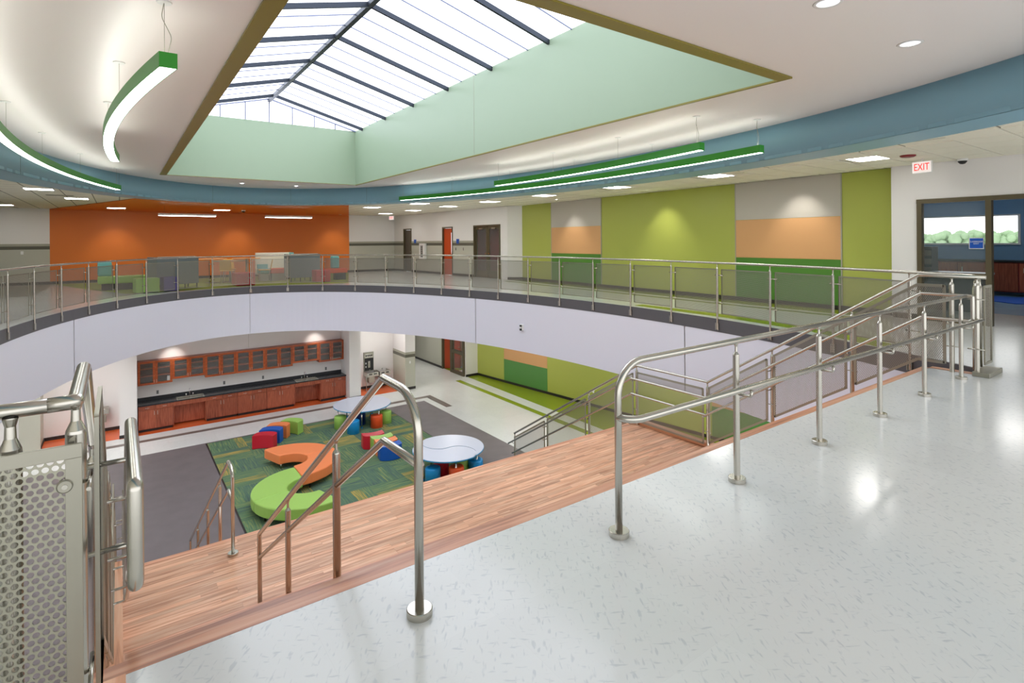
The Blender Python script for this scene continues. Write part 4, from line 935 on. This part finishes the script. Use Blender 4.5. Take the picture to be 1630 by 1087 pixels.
def cafe(label, x, y, h=.74, r=.55):
    t = thing('cafe_table', label, 'table', (x, y, 0)); MB().lathe(0, 0, [(r, h-.03), (r, h)], 28).build('tabletop', 'tan', t); MB().cyl(0, 0, .03, h-.03, .03, 12).build('leg', 'steeld', t); MB().lathe(0, 0, [(.25, 0), (.25, .015), (.04, .03)], 20).build('base', 'steeld', t)
cafe('pale round cafe table left of the yellow chairs', 2.9, 23.6, .92, .5); cafe('pale round cafe table right of the yellow chairs', 4.05, 23.4, .92, .5); cafe('pale low cafe table among the yellow chairs', 3.5, 23.6, .82, .55)
def chair(label, x, y, rz):
    t = thing('shell_chair', label, 'chair', (x, y, 0), rz, 'yellow chairs in the lounge')
    MB().box(-.22, -.22, .46, .22, .22, .49).build('seat', 'yellow', t, .02)
    MB().add([(-.21, .20, .5), (.21, .20, .5), (.19, .27, .86), (-.19, .27, .86), (-.21, .22, .5), (.21, .22, .5), (.19, .29, .86), (-.19, .29, .86)], [(0, 1, 2, 3), (7, 6, 5, 4), (0, 4, 5, 1), (1, 5, 6, 2), (2, 6, 7, 3), (3, 7, 4, 0)]).build('backrest', 'yellow', t)
    for a in (-.19, .19):
        for b in (-.19, .19): MB().tube([(a, b, 0), (a*.85, b*.85, .46)], .011, 8).build('leg', 'steeld', t)
chair('yellow chair nearest the guard at the lounge tables', 3.3, 22.9, radians(160)); chair('yellow chair at the right side of the lounge tables', 4.55, 22.6, radians(-100)); chair('yellow chair against the orange wall side of the tables', 3.6, 24.4, radians(0))
soft('cube_ottoman', 'coral red box ottoman in front of the yellow chairs', 'ottoman', (3.32, 21.05, 0), radians(3), [('body', 'coral', (0, 0, .02, .62, .75, .45), .02), ('base', 'base', (.03, .03, 0, .6, .7, .02), 0)])
soft('cube_ottoman', 'coral red box ottoman between the right sofa and the orange bench', 'ottoman', (6.0, 20.95, 0), radians(2), [('body', 'coral', (0, 0, .02, .55, .5, .46), .02), ('base', 'base', (.03, .03, 0, .52, .47, .02), 0)])
soft('lounge_bench', 'coral orange bench with a pale blue back near the white wall', 'bench', (6.5, 21.9, 0), radians(-5), [('seat', 'orangered', (0, 0, .28, 1.0, .6, .46), .03), ('base', 'black', (.55, .1, 0, .95, .5, .28), 0), ('backrest', 'teal', (.45, .3, .46, .75, .6, .95), .04)])
soft('light_sofa', 'cream high sofa facing the void behind the orange footstool', 'sofa', (4.55, 24.3, 0), radians(-3), [('seat', 'cream', (0, -.6, .25, 1.3, 0, .45), .03), ('backrest', 'cream', (0, 0, .2, 1.3, .15, 1.1), .02), ('side_screen', 'teal', (1.3, -.6, .15, 1.36, .15, 1.1), .01), ('base', 'base', (.1, -.5, 0, 1.2, .1, .2), 0)])
soft('footstool', 'orange footstool in front of the cream sofa', 'stool', (4.85, 23.2, 0), 0, [('seat', 'orangered', (0, -.25, .3, .6, .2, .5), .03), ('base', 'steeld', (.05, -.2, 0, .55, .15, .3), 0)])
soft('side_chair', 'pale blue chair to the left of the orange footstool', 'chair', (4.55, 23.3, 0), 0, [('seat', 'teal', (-.1, -.25, .3, .3, .2, .5), .03), ('backrest', 'teal', (-.1, .18, .5, .3, .24, .66), .01), ('base', 'steeld', (-.05, -.2, 0, .25, .15, .3), 0)])
# ------------------------------------------------------------------ lights
def pendant(label, c, R, y0, y1, side, cables):
    t = thing('pendant_light', label, 'pendant light', (0, 0, 0), group='curved green pendant lights')
    z0, z1, hw = 2.86, 2.98, .06; n = 48
    def P(y, r): return c[0]+side*sqrt(r*r-(y-c[1])**2)
    def sweep(w0, w1, za, zb, name, m, par=t, ya=y0, yb=y1):
        mb = MB(); vs = []; fs = []
        for i in range(n+1):
            a = ya+(yb-ya)*i/n; vs += [(P(a, R+w0), a, za), (P(a, R+w1), a, za), (P(a, R+w1), a, zb), (P(a, R+w0), a, zb)]
        for i in range(n):
            for j in range(4): fs.append((i*4+j, i*4+(j+1) % 4, (i+1)*4+(j+1) % 4, (i+1)*4+j))
        fs += [(3, 2, 1, 0), (n*4, n*4+1, n*4+2, n*4+3)]
        return mb.add(vs, fs).build(name, m, par)
    sweep(-hw, -hw+.006, z0, z1, 'side_plate', 'fgreen'); sweep(hw-.006, hw, z0, z1, 'side_plate', 'fgreen')
    for a, b in ((y0-.006, y0), (y1, y1+.006)): MB().add([(P(q, R+w_), q, z) for z in (z0, z1) for q in (a, b) for w_ in (-hw, hw)], [(0, 2, 3, 1), (4, 5, 7, 6), (0, 1, 5, 4), (2, 6, 7, 3), (0, 4, 6, 2), (1, 3, 7, 5)]).build('end_cap', 'fgreen', t)
    sweep(-hw+.006, hw-.006, z0+.002, z0+.012, 'lower_diffuser', 'tube'); sweep(-hw+.02, hw-.02, z1-.02, z1-.008, 'upper_diffuser', 'tubeup')
    for k, y in enumerate(cables):
        x = P(y, R); MB().cyl(x, y, z1-.02, ZC, .0018, 6).build('cable', 'steeld', t); MB().lathe(x, y, [(.05, ZC-.012), (.055, ZC-.001)], 18).build('canopy', 'whitep', t)
        if k == 0: MB().tube(fillet([(x+.02, y, z1), (x+.05, y, z1+.15), (x-.02, y, ZC-.12), (x, y, ZC)], .1, 5), .003, 6).build('power_cord', 'stripel', t)
LC, RC = (23.0, 9.4), (-15.2, 9.4)
pendant('short curved green pendant hanging nearest the skylight on the left', LC, 23.1, 5.0, 11.15, -1, [5.09, 7.05, 9.12, 11.0])
pendant('long curved green pendant at the far left by the blue soffit', LC, 24.2, 4.9, 16.95, -1, [5.0, 7.4, 9.8, 12.2, 14.6, 16.85])
pendant('short curved green pendant above the right side of the void', RC, 22.84, 5.1, 11.2, 1, [5.2, 7.1, 9.1, 11.1])
pendant('long curved green pendant at the right along the blue soffit', RC, 23.9, 4.72, 16.75, 1, [4.8, 7.2, 9.6, 12.0, 14.4, 16.65])
tn = ['nearest the exit sign', 'second from the exit sign', 'third from the exit sign', 'fourth from the exit sign', 'fifth from the exit sign', 'sixth from the exit sign', 'seventh from the exit sign', 'farthest from the exit sign']
def troffer(label, x, y, z=ZA, lm='lamp'):
    t = thing('troffer_light', label, 'ceiling light', (x, y, z), group='square ceiling lights')
    MB().box(-.305, -.305, -.008, -.27, .305, .005).box(.27, -.305, -.008, .305, .305, .005).box(-.27, -.305, -.008, .27, -.27, .005).box(-.27, .27, -.008, .27, .305, .005).build('frame', 'whitep', t)
    MB().box(-.27, -.27, -.003, .27, .27, .004).build('diffuser', lm, t)
for (x, y), nm in zip(TR, tn): troffer('square ceiling light over the right walkway, '+nm, x, y)
for x, y, nm in ((8.73, 17.79, 'beside the far end of the long right pendant'), (8.07, 20.62, 'just right of the orange ceiling'), (-1.57, 17.65, 'over the left walkway, nearer one'), (-.99, 20.74, 'over the left walkway, beside the orange ceiling'), (-3.19, 25.16, 'at the far left edge of the picture')): troffer('square ceiling light '+nm, x, y)
for x, y, nm in ((-.05, 24.85, 'left'), (3.37, 24.55, 'right')): troffer('square ceiling light in the orange ceiling, '+nm+' one', x, y, ZA-.035)
for k, (xa, ya, xb, yb, nm) in enumerate(((1.15, 22.9, 2.95, 22.9, 'left'), (4.65, 22.9, 6.4, 22.9, 'right'))):
    t = thing('suspended_light', 'long white suspended light before the orange wall, %s one' % nm, 'pendant light', ((xa+xb)/2, ya, 2.5)); h = (xb-xa)/2
    MB().box(-h, -.13, 0, h, .13, .07).build('housing', 'whitep', t); MB().box(-h+.02, -.11, -.012, h-.02, .11, 0).build('diffuser', 'lamp', t)
    for a in (-h*.8, h*.8): MB().cyl(a, 0, .07, ZA-2.53, .003, 6).build('cable', 'steeld', t)
for i, (x, y, nm) in enumerate(((4.66, 2.10, 'at the top edge near the skylight corner'), (6.30, 2.08, 'nearest the blue soffit on the right'), (3.2, 19.1, 'beyond the skylight, left one'), (4.85, 19.1, 'beyond the skylight, right one'))):
    t = thing('downlight', 'round recessed downlight in the high ceiling '+nm, 'ceiling light', (x, y, ZC))
    MB().lathe(0, 0, [(.085, -.001), (.105, -.006), (.11, -.001)], 28).build('trim_ring', 'whitep', t); MB().lathe(0, 0, [(.085, -.0035), (0, -.0035)], 24).build('reflector', 'lampsoft', t)
    MB().lathe(0, 0, [(.04, -.004), (.035, -.012), (0, -.014)], 16).build('bulb', 'lamp', t)
def washer(label, x, y, z, aim, power, size=radians(62), col=(1, .96, .9)):
    t = thing('wall_washer', label, 'ceiling light', (x, y, z)); MB().lathe(0, 0, [(.05, -.001), (.07, -.008), (.075, -.001)], 20).build('trim_ring', 'whitep', t); MB().lathe(0, 0, [(.05, -.002), (0, -.002)], 20).build('lens', 'lamp', t)
    l = bpy.data.lights.new('washer_beam', 'SPOT'); l.energy = power; l.spot_size = size; l.spot_blend = .9; l.shadow_soft_size = .03; l.color = col
    o = bpy.data.objects.new('washer_beam', l); COL.objects.link(o); o.location = (0, 0, -.03); o.parent = t
    d = Vector(aim)-Vector((x, y, z-.03)); o.rotation_euler = d.to_track_quat('-Z', 'Y').to_euler()
for i, (y, nm) in enumerate(((13.85, 'small grey and tan panel'), (9.9, 'green wall between the panels'), (6.1, 'large grey and tan panel'))): washer('small round wall washer light in front of the '+nm, 11.75-.1*i, y, ZA, (12.5, y, 1.0), SPOT_W*2.2, radians(78))
for x, nm in ((-.1, 'left'), (4.3, 'middle'), (8.6, 'right')): washer('small round wall washer in the orange ceiling, '+nm, x, 26.0, ZA-.03, (x, 27.1, .6), SPOT_W*1.8, radians(75))
for x, nm in ((1.45, 'left'), (6.1, 'right')): washer('small round wall washer above the lower cabinets, '+nm, x, 20.9, ZS, (x, 21.6, -2.6), SPOT_W*1.3)
for x, y, nm in ((-1.2, 20.2, 'in front of the left alcove'), (8.4, 20.5, 'in front of the drinking fountains'), (11.2, 23.5, 'in the lower corridor'), (12.0, 16.5, 'before the lower lime wall'), (12.6, 11.0, 'before the lower lime wall, nearer'), (11.0, 19.6, 'at the mouth of the corridor'), (10.6, 13.4, 'over the right lower walkway, far'), (10.9, 9.8, 'over the right lower walkway, middle'), (10.6, 6.2, 'over the right lower walkway, near'), (-3.2, 17.0, 'over the left of the grey rubber floor, far'), (-3.2, 13.0, 'over the left of the grey rubber floor, middle'), (-3.0, 9.0, 'over the left of the grey rubber floor, near'), (-1.0, 19.0, 'before the white strip at the left')):
    troffer('added square fill light under the slab '+nm, x, y, ZS-.003, 'lampfill')  # unseen lamps added to brighten the lower floor
for x, y, nm in ((13.5, 3.0, 'nearer'), (16.5, 3.5, 'farther')): troffer('square light in the room beyond the doorway, %s one' % nm, x, y, 2.945)
for x, y, nm in ((9.72, 8.3, 'beside the third troffer of the right walkway'), (-1.3, 19.6, 'between the two lights over the left walkway')):
    t = thing('ceiling_vent', 'dark slotted ceiling vent '+nm, 'vent', (x, y, ZA), group='ceiling vents'); MB().box(-.3, -.09, -.006, .3, .09, .003).build('frame', 'stripel', t)
    for k in range(4): MB().box(-.28, -.07+.036*k, -.008, .28, -.052+.036*k, -.006).build('slat', 'stripe', t)
# ------------------------------------------------------------------ signs and small fittings
ex = thing('exit_sign', 'white exit sign with red letters at the right above the glass wall', 'sign', (11.15, 3.52, ZA-.155), radians(-8))
MB().box(-.02, -.15, -.10, .02, .15, .10).build('housing', 'whitep', ex, .006); MB().box(-.0225, -.14, -.09, -.02, .14, .09).build('face', 'exit_face', ex)
text('EXIT', .17, (-.024, 0, -.002), (pi/2, 0, -pi/2), 'exit_red', ex, 'lettering', .002).scale = (.68, 1, 1); MB().box(-.012, -.012, .10, .012, .012, .155).build('bracket', 'whitep', ex)
ex2 = thing('exit_sign', 'small distant exit sign at the far corner beside the white wall', 'sign', (11.2, 26.0, ZA-.15), radians(-62))
MB().box(-.15, -.02, -.10, .15, .02, .10).build('housing', 'whitep', ex2, .006); MB().box(-.14, -.0225, -.09, .14, -.02, .09).build('face', 'exit_face', ex2)
text('EXIT', .17, (0, -.024, -.002), (pi/2, 0, 0), 'exit_red', ex2, 'lettering', .002).scale = (.68, 1, 1); MB().box(-.012, -.012, .10, .012, .012, .15).build('bracket', 'whitep', ex2)
sb_ = thing('fire_strobe', 'dark red round fire strobe on the ceiling beside the exit sign', 'alarm', (10.47, 3.5, ZA)); MB().lathe(0, 0, [(.11, 0), (.11, -.03), (.085, -.045)][::-1], 20).build('housing', 'redp', sb_); MB().lathe(0, 0, [(.04, -.06), (.04, -.045)], 12).build('lens', 'glass', sb_)
for x, y, z, nm in ((11.75, 3.13, ZA, 'right of the near exit sign'), (4.1, 24.2, ZA-.03, 'in the orange ceiling')):
    t = thing('dome_camera', 'small white dome camera '+nm, 'camera', (x, y, z)); MB().lathe(0, 0, [(.075, -.05), (.08, 0)], 20).build('housing', 'whitep', t); MB().lathe(0, 0, [(.002, -.105), (.035, -.098), (.06, -.07), (.066, -.05)], 20).build('dome', 'black', t)
t2 = None
for k in range(1, 4000):
    t_ = k*2*pi/4000; p = SL(t_, -.03)
    if abs(p[0]-9.25) < .02 and p[1] > 9: t2 = t_
pc_ = SL(t2 or .3, -.032); tc_ = thing('wall_camera', 'small white twin-lens camera on the curved white fascia', 'camera', (pc_[0], pc_[1], -.93), radians(190))
MB().box(0, -.06, -.09, .05, .06, .09).build('housing', 'whitep', tc_, .01); MB().lathe(.07, .0, [(.03, -.08), (.035, -.03)], 12).lathe(.07, 0, [(.03, .03), (.035, .07)], 12).build('lens', 'black', tc_)
def plate(label, s, z, m, w_=.07, h=.11, name='wall_plate', cat='plate'):
    p = wp(s, z); t = thing(name, label, cat, p, atan2(du.y, du.x)); MB().box(-w_/2, -.012, -h/2, w_/2, 0, h/2).build('plate', m, t); return t
aed = thing('defibrillator_cabinet', 'tall white wall cabinet between the first two far doors', 'cabinet', wp(sof(23.95), 1.0, -.02), atan2(du.y, du.x))
MB().box(-.26, -.12, -.35, .26, 0, .42).build('housing', 'whitep', aed, .01); MB().box(-.12, -.125, -.25, .12, -.12, .32).build('door', 'outlet', aed); 
for k in range(5): MB().box(-.05, -.13, -.2+k*.1, .05, -.125, -.13+k*.1).build('dark_mark', 'stripe', aed)
pl = plate('round blue room sign beside the first far door', sof(24.85), 1.5, 'signb', .22, .22, 'room_sign', 'sign'); plate('round blue room sign beside the orange far door', sof(20.95), 1.5, 'signb', .22, .22, 'room_sign', 'sign')
plate('dark switch plate right of the orange far door, left one', sof(21.1), 1.17, 'black', .05, .12, 'switch_plate', 'switch'); plate('dark switch plate right of the orange far door, right one', sof(20.5), 1.17, 'vbrown', .05, .12, 'switch_plate', 'switch')
t = thing('wall_switch', 'small white switch on the grey wall at the far left', 'switch', (-2.9, YO-.01, 1.2)); MB().box(-.04, -.012, -.06, .04, 0, .06).build('plate', 'whitep', t)
t = thing('wall_switch', 'small white switch on the grey pier of the lower floor', 'switch', (9.6, 20.553, ZL+1.1)); MB().box(-.03, -.012, -.05, .03, 0, .05).build('plate', 'whitep', t)
# side walls that close the hall outside the picture
st(MB().box(-9.1, -2.5, 0, -9, 27.3, ZA), 'wall_left', 'white')
print('boards', nb, 'tiles', cnt)
